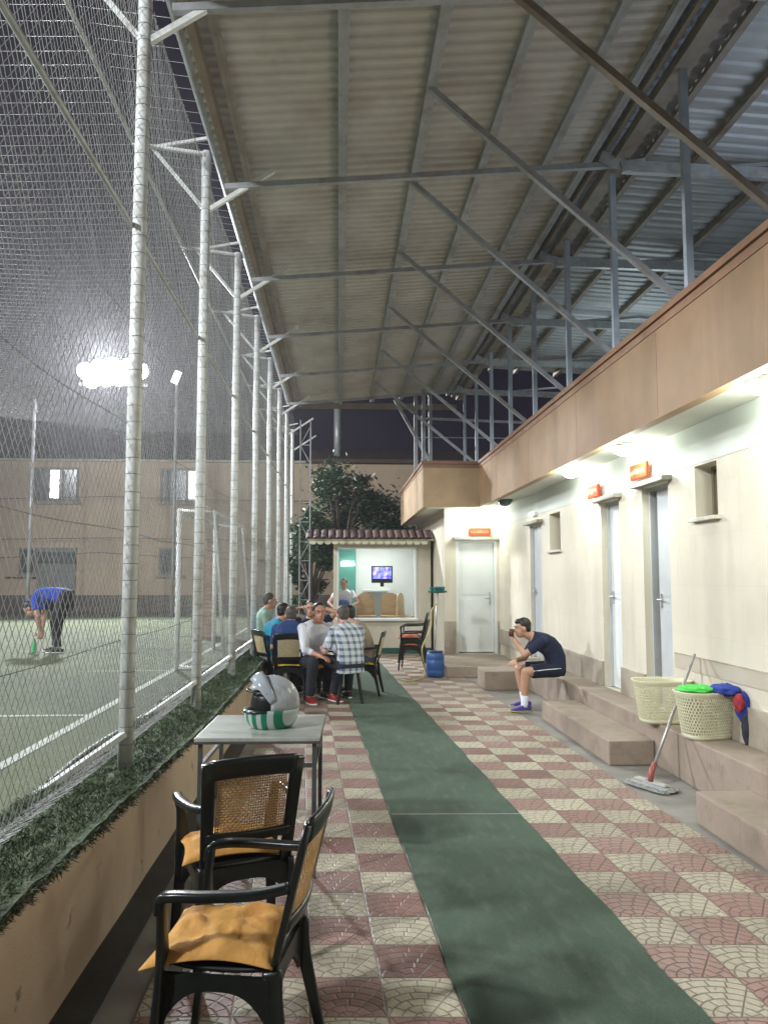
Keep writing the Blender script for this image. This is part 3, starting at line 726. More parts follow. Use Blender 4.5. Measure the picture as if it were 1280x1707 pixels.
# television
t = thing('television', 'small flat television glowing blue and pink in the kiosk', 'television', (1.02, 18.5, 1.44), R(-6)); t.scale = (.87, .87, .87); t.location.z = 1.49
MB().box((-.29,0,.0),(.29,.05,.46)).build('casing', M['blackplastic'], t, False, .008)
k = N('television_picture'); f = k.noise(9, 3); g2 = k.noise(5, 2)
colr = k.mix(k.ramp(f, .35, .62), (.03, .03, .45), (.25, .3, .95)); colr = k.mix(k.ramp(g2, .52, .66), colr, (1, .55, .85))
k.put(k.b.inputs['Emission Color'], colr); k.b.inputs['Emission Strength'].default_value = 1.5; k.col((.02,.02,.02))
MB().box((-.255,-.004,.115),(.255,-.001,.425)).build('screen', k.m, t)
MB().box((-.05,.01,-.10),(.05,.04,-.001)).build('stand', M['blackplastic'], t)
t = thing('wall_shelf', 'white shelf under the kiosk television', 'shelf', (.9, 18.5, 1.30))
MB().box((-.32,-.12,0),(.32,.85,.035)).build('board', M['white'], t); MB().bar((-.2,.85,-.25),(-.2,.0,-.01),.02).bar((.2,.85,-.25),(.2,.0,-.01),.02).build('bracket', M['white'], t)
# beech chairs behind the counter
def beech(label, loc):
    t = thing('wooden_chair', label, 'chair', loc, 0, 'stacked beech chairs behind the counter')
    vs = []; prof = []
    for j in range(13):
        a = math.pi*j/12; prof.append((.20*math.cos(a)*(1 if j in (0,12) else 1), .72+.06*0+.0+.16*math.sin(a)+.08))
    prof = [(.20,.50)]+prof+[(-.20,.50)]; n = len(prof)
    MB().add([(x,.19,z) for x,z in prof]+[(x,.215,z) for x,z in prof], [tuple(range(n)), tuple(range(2*n-1,n-1,-1))]+[(j,j+n,(j+1)%n+n,(j+1)%n) for j in range(n)]).build('backrest', M['wood'], t)
    MB().box((-.21,-.2,.43),(.21,.21,.46)).build('seat', M['wood'], t, False, .008)
    for sx in (-1, 1):
        for sy in (-1, 1): MB().bar((.19*sx,.18*sy,.429),(.23*sx,.21*sy,0),.035).build('leg', M['wood'], t)
    return t
b0 = beech('lowest beech chair in the left stack behind the counter', (.62, 17.55, 0))
words = ['lowest', 'second', 'third', 'top']; places = [('left', .62, 3, R(4)), ('middle', 1.14, 3, R(-8)), ('right', 1.56, 3, R(60))]
for pn, px, n, rz in places:
    for i in range(4):
        if pn == 'left' and i == 0: b0.rotation_euler.z = rz; continue
        dup(b0, (px, 17.55-.015*i, .105*i), rz+R(i), '%s beech chair in the %s stack behind the counter' % (words[i], pn))
# ------------------------------------------------------------ blue barrel and capped pillar, hose
t = thing('barrel', 'blue plastic barrel standing at the wall corner', 'barrel', (1.58, 12.85, 0))
MB().lathe([(.13,.0),(.145,.03),(.15,.10),(.143,.115),(.152,.13),(.152,.27),(.143,.285),(.15,.30),(.14,.385),(.125,.40)], n=28).build('drum', M['barrel'], t, True)
MB().lathe([(.128,.401),(.132,.42),(.05,.425),(.0,.425)], n=28).build('rim', mat('navy_plastic',(.01,.03,.12),.4), t, True)
t = thing('broom', 'broom with green head standing upside down behind the blue barrel', 'broom', (1.72, 13.6, 0))
MB().tube([(-.10,-.20,.01),(.0,.0,1.36)],.013,8).build('handle', M['mopstick'], t, True)
MB().sweep([(-.16,0,1.375),(-.08,0,1.365),(.08,0,1.365),(.16,0,1.375)],.07,.035,(0,1,0)).build('head', M['greendark'], t, True)
bs = MB()
for i in range(150):
    x = random.uniform(-.12,.12); y = random.uniform(-.025,.025); bs.tube([(x,y,1.38),(x*1.08+random.gauss(0,.004),y*1.5,1.455+random.uniform(-.012,.006))],.0035,4)
bs.build('bristles', M['teal'], t)
tag(MB().tube(arc([(1.70,13.56,1.16),(1.60,13.45,1.05),(1.56,13.3,.75),(1.38,12.98,.45),(1.42,12.95,.15),(1.35,12.6,.02),(1.1,12.2,.02),(.98,12.35,.02)]),.011,8).build('garden_hose', mat('yellow_hose',(.55,.45,.12),.5)), 'yellowish hose hanging beside the green broom down to the floor', 'hose')
# ------------------------------------------------------------ far building, trees, floodlights, goal
FY = 28
fb_ = thing('apartment_building', 'long sand coloured two storey building behind the football pitch', 'building', (-6, FY, 0))
def gb(mb, name, m, par=None, smooth=False, label=None):
    o = mb.build(name, M[m] if isinstance(m, str) else m, par or fb_, smooth, 0, label)
    if par is None: o.location = (6, -FY, 0)
    return o
gb(MB().box((-24,FY,0),(8,FY+9,5.72)), 'wall', 'farwall')
gb(MB().box((-24,FY-.12,5.73),(-1.2,FY+9,5.80)), 'cornice', mat('pale_trim',(.5,.46,.38)))
gb(MB().box((-1.2,FY-.25,5.73),(8,FY+9,5.86)).add([(-1.1,FY-.15,5.87),(8,FY-.15,5.87),(8,FY+2,6.55),(-1.1,FY+2,6.55),(-1.1,FY+9,6.5),(8,FY+9,6.5)],[(0,1,2,3),(3,2,5,4)]), 'roof', 'farroof')
gb(MB().box((-24,FY-.06,.4),(8,FY-.001,1.0)), 'plinth', mat('dark_plinth',(.14,.12,.10),.9,.4,2))
def fwin(x0, x1, z0, z1, lit=None):
    w = gb(MB().box((x0,FY-.05,z0),(x1,FY-.002,z0+.07)).box((x0,FY-.05,z1-.07),(x1,FY-.002,z1)).box((x0,FY-.05,z0+.071),(x0+.07,FY-.002,z1-.071)).box((x1-.07,FY-.05,z0+.071),(x1,FY-.002,z1-.071)).box(((x0+x1)/2+.20,FY-.05,z0+.071),((x0+x1)/2+.25,FY-.002,z1-.071)), 'window', mat('grey_frame',(.20,.19,.17)))
    gb(MB().box((x0+.071,FY-.025,z0+.071),(x1-.071,FY-.012,z1-.071)), 'pane', 'glassdark', w)
    gb(MB().box((x0-.1,FY-.12,z0-.09),(x1+.1,FY-.002,z0-.002)), 'sill', mat('far_sill',(.3,.26,.2)), w)
    if lit: gb(MB().box((lit,FY-.035,z0+.12),(lit+.30,FY-.027,z1-.1)), 'bright_strip', 'whiteglow', w)  # narrow glowing strip set before the pane
fwin(-10.75,-9.2,4.28,5.5,-10.18); fwin(-6.35,-4.95,4.28,5.5,-5.35); fwin(-15.2,-13.6,4.28,5.5)
fwin(-11.15,-10.55,1.72,2.66); fwin(-6.35,-5.55,1.7,2.66); 
gb(MB().box((-10.5,FY-.06,.45),(-9.2,FY-.002,2.66)), 'door', mat('grey_shutter',(.17,.18,.17),.5)); gb(MB().box((-10.5,FY-.08,2.1),(-9.2,FY-.061,2.5)), 'transom', 'glassdark')
gb(MB().bar((-11.6,FY-.08,1.62),(-10.5,FY-.08,1.60),.05), 'sill_rail', 'farroof')
o = tag(MB().tube([(-.08,28.6,5.9),(-.08,28.6,8.2)],.13,12).build('vent_pipe', M['galv'], None, True), 'pale vertical vent pipe standing on the far roof', 'pipe')
for z, yy, sg in ((4.45, 27.7, .25), (3.0, 27.7, .15), (2.45, 26.5, .5)):
    o = tag(MB().tube([(-20+j*1.2, yy, z-sg*math.sin((j % 10)/10*math.pi)*.5) for j in range(19)],.013,5).build('cable', M['wiredark'], None, True), {4.45:'topmost dark cable strung across the far building', 3.0:'middle dark cable strung across the far building', 2.45:'lowest sagging cable before the far building'}[z], 'cable')
# floodlight mast
t = thing('floodlight_mast', 'tall thin mast carrying a row of glaring floodlights beyond the pitch', 'floodlight', (-7.0, 24.2, PZ))
MB().tube([(.5,0,0),(.5,0,7.2)],.075,12).build('mast', M['galv'], t, True)
MB().bar((-1.05,0,7.15),(1.05,0,7.15),.09).bar((-.5,0,7.6),(.6,0,7.6),.07).build('crossbar', M['galv'], t)
for i, (x, z) in enumerate(((-.84,7.58),(-.42,7.70),(.0,7.76),(.42,7.72),(.84,7.60),(-.63,7.29),(-.21,7.35),(.21,7.37),(.63,7.31))):
    h = MB().lathe([(.05,.12),(.20,.10),(.262,-.10),(.255,-.11)], (0,0,0), 20).build('lamp_housing', M['darkmetal'], t, True); h.location = (x,0,z); h.rotation_euler = (R(-78),0,0)
    MB().lathe([(.0,-.115),(.245,-.112),(.25,-.105)], n=20).build('lamp_glass', M['floodglass'], h, True)
t = thing('street_lamp', 'small distant lamp on a thin pole right of the floodlights', 'lamp', (-5.15, 24.6, PZ))
MB().tube([(0,0,0),(0,0,7.3)],.05,10).build('pole', M['steelgrey'], t, True); MB().cbox((0,-.1,7.5),(.10,.04,.20),Matrix.Rotation(.35,3,'Y')).build('lamp_head', M['whiteglow'], t)
tag(MB().tube([(-9.05,23.4,PZ),(-9.05,23.4,6.9)],.05,10).build('steel_pole', M['steelgrey'], None, True), 'bare pale steel pole at the far left of the pitch', 'pole')
# goal at the side of the pitch
t = thing('football_goal', 'small white football goal standing close behind the fence', 'goal', (-2.1, 10.4, PZ))
for y in (0, 3.0): MB().tube([(0,y,0),(0,y,2.08)],.036,10).build('post', M['paintpost'], t, True)
MB().tube([(0,0,2.08),(0,3,2.08)],.036,10).build('crossbar', M['paintpost'], t, True)
MB().tube([(0,0,2.08),(.45,0,2.07),(.62,0,.03)],.022,8).tube([(0,3,2.08),(.45,3,2.07),(.62,3,.03)],.022,8).tube([(.62,0,.03),(.62,3,.03)],.022,8).tube([(0,0,.03),(.62,0,.03)],.022,8).tube([(.45,0,2.07),(.45,3,2.07)],.02,8).build('back_frame', M['paintpost'], t, True)
gn = MB()
for j in range(31):
    gn.tube([(.45,j*.1,2.07),(.55,j*.1,1.0),(.62,j*.1,.03)],.002,3,False); gn.tube([(0,j*.1,2.07),(.45,j*.1,2.07)],.002,3,False)
for j in range(21):
    z = .03+j*.1; x = .62-.17*z/2.07; gn.tube([(x,0,z),(x,3,z)],.002,3,False); gn.tube([(0,0,z),(x,0,z)],.002,3,False)
gn.build('goal_net', M['wire'], t)
bp = MB()
for i in range(20):
    for j in range(2):
        bp.box((-.2+.205*j-(.1 if i % 2 else 0)*(.0),-.2,i*.085),( -.2+.205*j+.195,.2,i*.085+.077))
o = tag(bp.build('brick_pillar', M['brick']), 'short orange brick pillar seen through the fence by the goal', 'pillar'); o.location = (-2.75, 16.2, PZ)
# trees
def tree(name, label, loc, h, r, n, seed, trunk_h, squash=.8, leaf=.068):
    rr = random.Random(seed); t = thing(name, label, 'tree', loc)
    tk = MB(); tk.tube([(0,0,0),(.05,0,trunk_h*.6),(0,.05,h*.55)],[.12,.09,.05],8); cl = []
    for i in range(24):
        a = rr.uniform(0,6.28); zf = rr.uniform(0,1)**.8; e = V((math.cos(a)*r*rr.uniform(.3,1.05)*(1.15-zf*.75), math.sin(a)*r*.7*rr.uniform(.3,.9), trunk_h*.8+(h*1.0-trunk_h*.8)*zf))
        tk.tube([(0,.03,trunk_h*.7), (e.x*.5, e.y*.5, (e.z+trunk_h)*.5), e],[.045,.03,.012],6); cl.append((e, rr.uniform(.14,.40)*r))
    tk.build('trunk', M['bark'], t, True); cr = MB()
    for i in range(n):
        c, s = rr.choice(cl); d = V((rr.gauss(0,1), rr.gauss(0,1), rr.gauss(0,squash))); d *= s*.55
        p = c+d; u = V((rr.gauss(0,1), rr.gauss(0,1), rr.gauss(0,.5))).normalized(); w = u.cross(V((rr.gauss(0,1),rr.gauss(0,1),rr.gauss(0,1)))).normalized(); l = leaf*rr.uniform(.6,1.5)
        cr.add([p-u*l, p+w*l*.35, p+u*l, p-w*l*.35],[(0,1,2,3)])
    cr.build('crown', M['leaf'], t); return t
tree('leafy_tree', 'dark leafy tree rising behind the kiosk roof', (.05, 20.9, 0), 4.5, 1.25, 10500, 4, 2.6)
tree('leafy_bush', 'low dark bush spreading right behind the kiosk', (.95, 21.4, 0), 3.9, 1.35, 8000, 9, 2.0)
tree('leafy_tree', 'dark leafy tree left of the kiosk behind the lattice mast', (-.72, 20.2, 0), 3.2, .75, 7000, 14, .9)
for i, (x, y, hh) in enumerate(((-15,34,9.5),(-9.5,40,10.5),(-21,37,10))):
    tree('leafy_tree', ['tall shadowy tree beyond the far building at left', 'tallest shadowy tree beyond the middle of the far building', 'shadowy tree at the far left behind the building'][i], (x, y, 0), hh, 3.4, 3200, 30+i, 5, .9, .3)
M['canedark'] = mat('dark_plastic_weave', (.04,.045,.04), .5)
# ------------------------------------------------------------ black plastic armchair with cane back
def lean(z): return -.205-.30*(z-.42)                               # y of the back plane at height z
def cane_panel():
    mb = MB(); x0, x1, z0, z1 = -.170, .170, .575, .822
    def pt(x, z, o=0): return V((x, lean(z)-.028*(1-(x/.2)**2)+o, z))
    n = 27
    for i in range(n+1):
        x = x0+(x1-x0)*i/n; w = .0042
        pts = [(pt(x, z0+(z1-z0)*j/24, .0018*(1 if (i+j) % 2 else -1))) for j in range(25)]
        mb.sweep(pts, w*1.35, .0022, (1,0,0))
    m = 21
    for i in range(m+1):
        z = z0+(z1-z0)*i/m
        pts = [(pt(x0+(x1-x0)*j/28, z, .0018*(-1 if (i+j) % 2 else 1))) for j in range(29)]
        mb.sweep(pts, .0062, .0022, (0,.3,1))
    return mb
def pillow(w=.47, d=.48, t=.072, seed=1):
    r = random.Random(seed); n = 22; top = []; bot = []
    for i in range(n+1):
        for j in range(n+1):
            u, v = 2*i/n-1, 2*j/n-1; e = max(abs(u), abs(v))
            cx = 1+.10*(abs(u)*abs(v))**2-.05*(1-min(1,abs(u)))*0; pin = 1-.035*(1-v*v)*abs(u)**3; pin2 = 1-.035*(1-u*u)*abs(v)**3
            x, y = u*w/2*pin*cx, v*d/2*pin2*cx; th = t/2*(max(0, 1-abs(u)**3.2)*max(0, 1-abs(v)**3.2))**.55
            q = noise.noise(V((x*9+seed, y*9, seed)))*.026+noise.noise(V((x*17+seed, y*24, 3)))*.016
            tuft = -.022*math.exp(-((abs(u)-.42)**2+(abs(v)-.42)**2)/.02)
            dr = -.02*(abs(u*v))**2
            top.append((x, y, th+q*(1-e**6)+tuft+dr+.004)); bot.append((x, y, -th*.35+dr-.004*(1-e**6)))
    fs = []; N1 = n+1
    for i in range(n):
        for j in range(n):
            q = i*N1+j; fs.append((q, q+N1, q+N1+1, q+1)); q += N1*N1; fs.append((q, q+1, q+N1+1, q+N1))
    K = N1*N1
    for i in range(n):
        fs += [(i*N1, i*N1+K, (i+1)*N1+K, (i+1)*N1), ((i+1)*N1+n, (i+1)*N1+n+K, i*N1+n+K, i*N1+n), (i+1, i+1+K, i+K, i), (n*N1+i, n*N1+i+K, n*N1+i+1+K, n*N1+i+1)]
    return MB().add(top+bot, fs)
def armchair(label, loc, rz, group, cush='cushion', cane='cane', cushion=True, cs=1):
    t = thing('cane_back_armchair', label, 'chair', loc, rz, group); t.scale = (.85, .79, .97)
    s = MB(); pts = [(0,-.20,.425),(0,-.05,.415),(0,.12,.418),(0,.235,.432),(0,.255,.415)]
    s.sweep(arc(pts,4), [.42]*4*4+[.46], .022, (1,0,0)); s.build('seat', M['blackplastic'], t, True)
    ap = MB()
    n = 18; vs = []                                                  # arched front and rear aprons
    for (ya, hw, top, mid, side) in ((.235,.235,.41,.345,.24), (-.205,.215,.42,.36,.26)):
        vs = []; 
        for i in range(n+1):
            u = 2*i/n-1; x = u*hw; zb = side+(mid-side)*(1-abs(u)**3.2)
            vs += [(x,ya-.012,top),(x,ya-.012,zb),(x,ya+.012,zb),(x,ya+.012,top)]
        fs = [(4*i+a, 4*i+(a+1)%4, 4*i+4+(a+1)%4, 4*i+4+a) for i in range(n) for a in range(4)]+[(0,1,2,3),(4*n+3,4*n+2,4*n+1,4*n)]
        ap.add(vs, fs)
    for sx in (-1, 1):
        vs = []
        for i in range(n+1):
            u = 2*i/n-1; y = .015+u*.215; zb = .25+(.365-.25)*(1-abs(u)**3.0)
            vs += [(sx*.222,y,.41),(sx*.222,y,zb),(sx*.246,y,zb),(sx*.246,y,.41)]
        ap.add(vs, [(4*i+a, 4*i+(a+1)%4, 4*i+4+(a+1)%4, 4*i+4+a) for i in range(n) for a in range(4)]+[(0,1,2,3),(4*n+3,4*n+2,4*n+1,4*n)])
    ap.build('apron', M['blackplastic'], t)
    for sx in (-1, 1):
        MB().sweep(arc([(sx*.268,.225,.650),(sx*.250,.232,.56),(sx*.240,.232,.43),(sx*.247,.245,.30),(sx*.268,.290,.0)],4), [.040,.042,.045,.048,.052,.058,.066,.075,.085,.086,.080,.072,.064,.058,.053,.048,.045], .034, (1,0,0)).build('leg', M['blackplastic'], t, True)
        MB().sweep(arc([(sx*.225,-.205,.43),(sx*.232,-.225,.30),(sx*.255,-.305,.0)],5), [.075,.078,.078,.072,.066,.060,.055,.05,.045,.042,.04], .034, (0,1,0)).build('leg', M['blackplastic'], t, True)
        MB().sweep(arc([(sx*.222,lean(.68)+.015,.685),(sx*.262,-.14,.672),(sx*.288,.04,.668),(sx*.285,.17,.664),(sx*.270,.232,.648),(sx*.262,.243,.60)],5), [.05]*20+[.048,.046,.044,.042,.04,.038], .030, (1,0,0)).build('armrest', M['blackplastic'], t, True)
    bf = MB()
    for sx in (-1, 1):
        bf.sweep([(sx*(.200+.05*(z-.42)), lean(z)-.0, z) for z in (.40,.50,.60,.70,.80,.885)], [.062,.062,.062,.064,.066,.070], .030, (1,0,0))
    def rail(z, w, th): bf.sweep([(x, lean(z)-.030*(1-(x/.23)**2), z+(.012*(1-(x/.22)**2) if z > .8 else 0)) for x in [-.215+.43*i/14 for i in range(15)]], w, th, (0,-.3,1))
    rail(.856, .088, .028); rail(.560, .045, .026)
    bf.build('back_frame', M['blackplastic'], t, True)
    cane_panel().build('cane_panel', M[cane], t)
    if cushion:
        c = pillow(seed=cs).build('cushion', M[cush], t, True); c.location = (0, .065, .452); c.rotation_euler = (R(-1.5), 0, R(3))
    return t
G1 = 'black armchairs with cane backs'
ch1 = armchair('nearest black armchair seen side-on with a mustard cushion', (-.325, 2.73, 0), R(80), G1, cs=1)
ch2 = dup(ch1, (-.445, 3.60, 0), R(21), 'second black armchair whose golden cane back faces the viewer')
for c in ch2.children:
    if c.name.startswith('cushion'): c.rotation_euler = (R(-2), 0, R(-5)); c.location.x = -.03
ch3 = armchair('armchair with pale cane back and yellow cushion under the navy shirted man', (-.67, 10.78, 0), R(3), G1, 'cushionyel', 'canepale', True, 3)
t = thing('stool', 'dark backless stool under the man in the plaid shirt', 'stool', (.15, 10.30, 0))
MB().lathe([(.0,.40),(.16,.40),(.17,.42),(.16,.445),(.0,.45)], n=24).build('seat', M['blackplastic'], t, True)
for sx in (-1,1):
    for sy in (-1,1): MB().bar((sx*.10,sy*.10,.40),(sx*.16,sy*.16,0),.03).build('leg', M['blackplastic'], t)
dup(ch3, (.36, 11.0, 0), R(80), 'armchair under the man in the beige shirt at the right of the group')
dup(ch3, (-.31, 10.72, 0), R(215), 'armchair under the man in the white shirt')
dup(ch3, (-1.0+.09, 11.35, 0), R(-60), 'armchair under the man in the turquoise shirt')
dup(ch3, (-.40, 12.05, 0), R(178), 'armchair beyond the table under the man with raised arms')
# stack of four by the kiosk
GS = 'stacked dark chairs near the kiosk'
s1 = armchair('lower dark armchair of the stack by the kiosk', (1.32, 13.95, 0), R(78), GS, 'cushionred', 'canedark', True, 5)
q = dup(s1, (1.315, 13.955, .13), R(79), 'upper dark armchair of the stack by the kiosk')
# ------------------------------------------------------------ tables
def table(label, loc, rz, w, d, h, top='tabletop', legm='darkmetal'):
    t = thing('table', label, 'table', loc, rz)
    MB().box((-w/2,-d/2,h-.022),(w/2,d/2,h)).build('tabletop', M[top], t, False, .005)
    MB().box((-w/2-.002,-d/2-.002,h-.034),(w/2+.002,d/2+.002,h-.0225)).build('edge_trim', M['darkmetal'], t, False, .003)
    for sx in (-1, 1):
        for sy in (-1, 1): MB().bar((sx*(w/2-.03),sy*(d/2-.03),h-.035),(sx*(w/2-.03),sy*(d/2-.03),0),.024,.024,(0,1,0)).build('leg', M[legm], t)
    MB().box((-w/2+.042,-d/2+.02,h-.165),(w/2-.042,-d/2+.04,h-.145)).box((-w/2+.042,d/2-.04,h-.165),(w/2-.042,d/2-.02,h-.145)).box((-w/2+.02,-d/2+.042,h-.165),(-w/2+.04,d/2-.042,h-.145)).box((w/2-.04,-d/2+.042,h-.165),(w/2-.02,d/2-.042,h-.145)).build('stretcher', M[legm], t)
    return t
table('worn grey laminate table carrying the motorcycle helmet', (-.43, 4.72, 0), R(-1.5), .68, .72, .75)
table('dark square table the group of men sits around', (-.33, 11.45, 0), 0, .8, .8, .74, 'blackplastic')
for i, (x, y) in enumerate(((-.52,11.2),(-.2,11.3))):
    t = thing('tea_glass', ['small clear tea glass at the left of the dark table', 'small clear tea glass at the right of the dark table'][i], 'glass', (x, y, .741))
    MB().lathe([(.0,0),(.022,.0),(.026,.04),(.03,.08),(.027,.08),(.02,.01),(.0,.01)], n=14, cap=False).build('glass', M['white'], t, True)
# ------------------------------------------------------------ helmet
h = thing('motorcycle_helmet', 'full face motorcycle helmet with raised visor and striped chin bar on table', 'helmet', (-.40, 4.66, .708), R(103))
# local: facing +Y ; shell ellipsoid
sh = MB(); c0 = V((0,-.015,.165)); nU, nV = 40, 26; vs = []; 
for i in range(nV+1):
    t_ = math.pi*i/nV
    for j in range(nU):
        a = 2*math.pi*j/nU; x, y, z = math.sin(t_)*math.cos(a), math.sin(t_)*math.sin(a), math.cos(t_)
        k_ = 1+.10*max(0, -z)*max(0, y)
        vs.append((c0.x+.128*x, c0.y+.158*y*k_, c0.z+(.150 if z > 0 else .165)*z))
def in_open(p):
    return p[1] > c0.y+.02 and .138 < p[2] < .252
fs_s = []; fs_c = []
for i in range(nV):
    for j in range(nU):
        f = (i*nU+j, i*nU+(j+1) % nU, (i+1)*nU+(j+1) % nU, (i+1)*nU+j)
        cc = sum((V(vs[q]) for q in f), V())/4
        if in_open(cc) or cc.z < .045: continue
        (fs_c if (cc.z < .138) else fs_s).append(f)
def shell(fs, nm, m):
    me = MB().add(vs, fs).mesh(nm, M[m], True); bm = bmesh.new(); bm.from_mesh(me)
    bmesh.ops.delete(bm, geom=[v for v in bm.verts if not v.link_faces], context='VERTS')
    r_ = bmesh.ops.solidify(bm, geom=bm.faces[:], thickness=.008); bm.to_mesh(me); bm.free()
    o = bpy.data.objects.new(nm, me); C.objects.link(o); o.parent = h; return o
M['helmetwhite'] = mat('white_gloss_lacquer', (.40,.43,.46), .25, .2, 6, dirt=((.15,.15,.15), .5, 14))
shell(fs_s, 'shell', 'helmetwhite'); shell(fs_c, 'chin_bar', 'stripes')
MB().ball((0,-.022,.165),(.112,.135,.135),22,16).build('lining', M['blackplastic'], h, True)
MB().tube(arc([(-.124,.035,.140),(-.09,.115,.136),(0,.150,.133),(.09,.115,.136),(.124,.035,.140)]),.008,8).tube(arc([(-.122,.03,.235),(-.08,.095,.24),(0,.135,.245),(.08,.095,.24),(.122,.03,.235)]),.006,8).build('rubber_trim', M['blackplastic'], h, True)
vz = MB(); vv = []; nn = 22; rot = Matrix.Rotation(R(58), 3, 'X'); piv = V((0,-.01,.185))
for (zz, rr) in ((-.045,1.0),(-.015,1.04),(.015,1.03),(.040,.98)):
    for j in range(nn+1):
        a = R(2)+R(176)*j/nn; p = V((.136*math.cos(a), .168*math.sin(a)*rr, zz*(.45+.55*math.sin(a))))
        vv.append(piv + rot @ p)
fsv = [(i*(nn+1)+j, i*(nn+1)+j+1, (i+1)*(nn+1)+j+1, (i+1)*(nn+1)+j) for i in range(3) for j in range(nn)]
me = MB().add(vv, fsv).mesh('visor', mat('scratched_visor', (.36,.40,.44), .15, .1, 5), True); bm = bmesh.new(); bm.from_mesh(me)
bmesh.ops.solidify(bm, geom=bm.faces[:], thickness=.004); bm.to_mesh(me); bm.free()
o = bpy.data.objects.new('visor', me); C.objects.link(o); o.parent = h
MB().lathe([(.0,-.004),(.03,-.003),(.03,.006),(.022,.012),(.0,.013)], n=18).build('pivot', M['darkmetal'], h, True)
pv = [c for c in h.children if c.name.startswith('pivot')][0]; pv.rotation_euler = (0, R(90), 0); pv.location = (.134,-.01,.185)
MB().cbox((.06,-.14,.14),(.02,.006,.03)).build('sticker', mat('lime_sticker',(.45,.65,.05),.4), h)
h.scale = (.98, .98, 1.06)
# ------------------------------------------------------------ laundry baskets, clothes, mop
def basket(label, loc, rz, gr='cream laundry baskets'):
    t = thing('laundry_basket', label, 'basket', loc, rz, gr)
    n = 56; rows = 12; Hh = .36; mb = MB()
    def rr(a, z):
        k = .80+.20*z/Hh; ex = .235*k; ey = .165*k
        ca, sa = math.cos(a), math.sin(a); q = 3.0
        f = (abs(ca/ex)**q+abs(sa/ey)**q)**(-1/q); return f*ca, f*sa
    for i in range(n):                                               # staggered ribs leave real holes
        a0 = 2*math.pi*i/n; a1 = 2*math.pi*(i+.42)/n
        for k in range(rows):
            z0 = .035+k*.024; z1 = z0+.024; off = (math.pi/n) if k % 2 else 0
            P = []
            for (a, z) in ((a0+off,z0),(a1+off,z0),(a1+off,z1),(a0+off,z1)): x, y = rr(a, z); P.append((x,y,z))
            Q = [(x*.975,y*.975,z) for x,y,z in P]; mb.add(P+Q, [(0,1,2,3),(7,6,5,4),(0,4,5,1),(1,5,6,2),(2,6,7,3),(3,7,4,0)])
    for k in range(rows+1):
        z = .035+k*.024; mb2 = [(*rr(2*math.pi*j/n, z), z) for j in range(n+1)]
        mb.sweep([(x*.988,y*.988,z) for x,y,z in mb2], .007, .005, (0,0,1))
    mb.build('woven_side', M['basket'], t)
    b2 = MB(); b3 = MB()
    def ring(zs, ks, b2=b2):
        vs = []; 
        for z, k in zip(zs, ks):
            for j in range(n): x, y = rr(2*math.pi*j/n, min(z, Hh)); vs.append((x*k, y*k, z))
        m = len(zs); b2.add(vs, [(i*n+j, i*n+(j+1)%n, (i+1)*n+(j+1)%n, (i+1)*n+j) for i in range(m-1) for j in range(n)])
    ring([.0,.0,.036,.036,.006,.006],[.001,.97,1.0,.965,.95,.001]); ring([.323,.335,.360,.368,.362,.345,.323],[1.0,1.02,1.07,1.06,1.0,.97,.965], b3)
    b2.build('base', M['basket'], t, True); b3.build('rim', M['basket'], t, True)
    return t
bk = basket('cream laundry basket nearer the viewer holding green and blue clothes', (2.91, 6.13, PT), R(12))
dup(bk, (2.83, 6.80, PT), R(-5), 'empty cream laundry basket behind the full one')
def cloth_heap(name, label, c, rx, ry, rz_, m, seed, drop=None):
    r = random.Random(seed); mb = MB(); n = 34; k = 20; vs = []
    for i in range(k+1):
        t_ = math.pi*i/k
        for j in range(n):
            a = 2*math.pi*j/n; d = V((math.sin(t_)*math.cos(a), math.sin(t_)*math.sin(a), math.cos(t_)))
            f = 1+.22*noise.noise(d*2.2+V((seed,0,0)))+.12*noise.noise(d*5+V((0,seed,0)))+.06*noise.noise(d*11)
            p = V((d.x*rx*f, d.y*ry*f, d.z*rz_*f))
            vs.append(p+V(c))
    mb.add(vs, [(i*n+j, (i+1)*n+j, (i+1)*n+(j+1)%n, i*n+(j+1)%n) for i in range(k) for j in range(n)])
    return tag(mb.build(name, m, None, True), label, 'clothes')
cloth_heap('folded_shirt', 'bright green shirt lying in the nearer basket', (2.84, 6.13, PT+.375), .15, .125, .035, cloth('green_cotton',(.10,.62,.10)), 3)
cloth_heap('folded_shirt', 'royal blue shirt draped over the basket rim', (3.02, 6.02, PT+.385), .10, .15, .045, cloth('royal_blue_cotton',(.02,.045,.28)), 8)
o = cloth_heap('football_shirt', 'blue and red shirt sleeve hanging from the basket rim', (3.085, 5.87, PT+.27), .06, .07, .115, cloth('blue_jersey',(.018,.035,.25)), 12)
cloth_heap('red_sock', 'red sock bundled with the hanging blue shirt', (3.035,5.85,PT+.31), .035, .055, .07, cloth('red_cotton',(.34,.03,.045)), 18)['category'] = 'sock'
cloth_heap('dark_trousers', 'dark cloth hanging down behind the nearer basket', (3.075, 5.83, PT+.13), .035, .04, .13, cloth('black_cotton',(.03,.032,.045)), 15)
mp = thing('mop', 'flat grey mop leaning from the paving onto the wall by the baskets', 'mop', (2.43, 6.08, 0))
MB().tube([(0,.0,.10),(.585,.45,.97)],.013,10).build('handle', M['mopstick'], mp, True)
MB().tube([(-.012,-.01,.04),(.0,.0,.105),(.045,.035,.17)],[.02,.024,.020],10).build('socket', M['red'], mp, True)
hd = MB(); n = 26; vs = []
for i in range(n+1):
    u = 2*i/n-1; w = .062*(1-abs(u)**5)**.5+.02; y = 0
    for j in range(9):
        v = 2*j/8-1; vs.append((u*.215, v*w, .004+.026*(1-abs(v)**4)*(1-abs(u)**8)+.005*noise.noise(V((u*14,v*6,0)))))
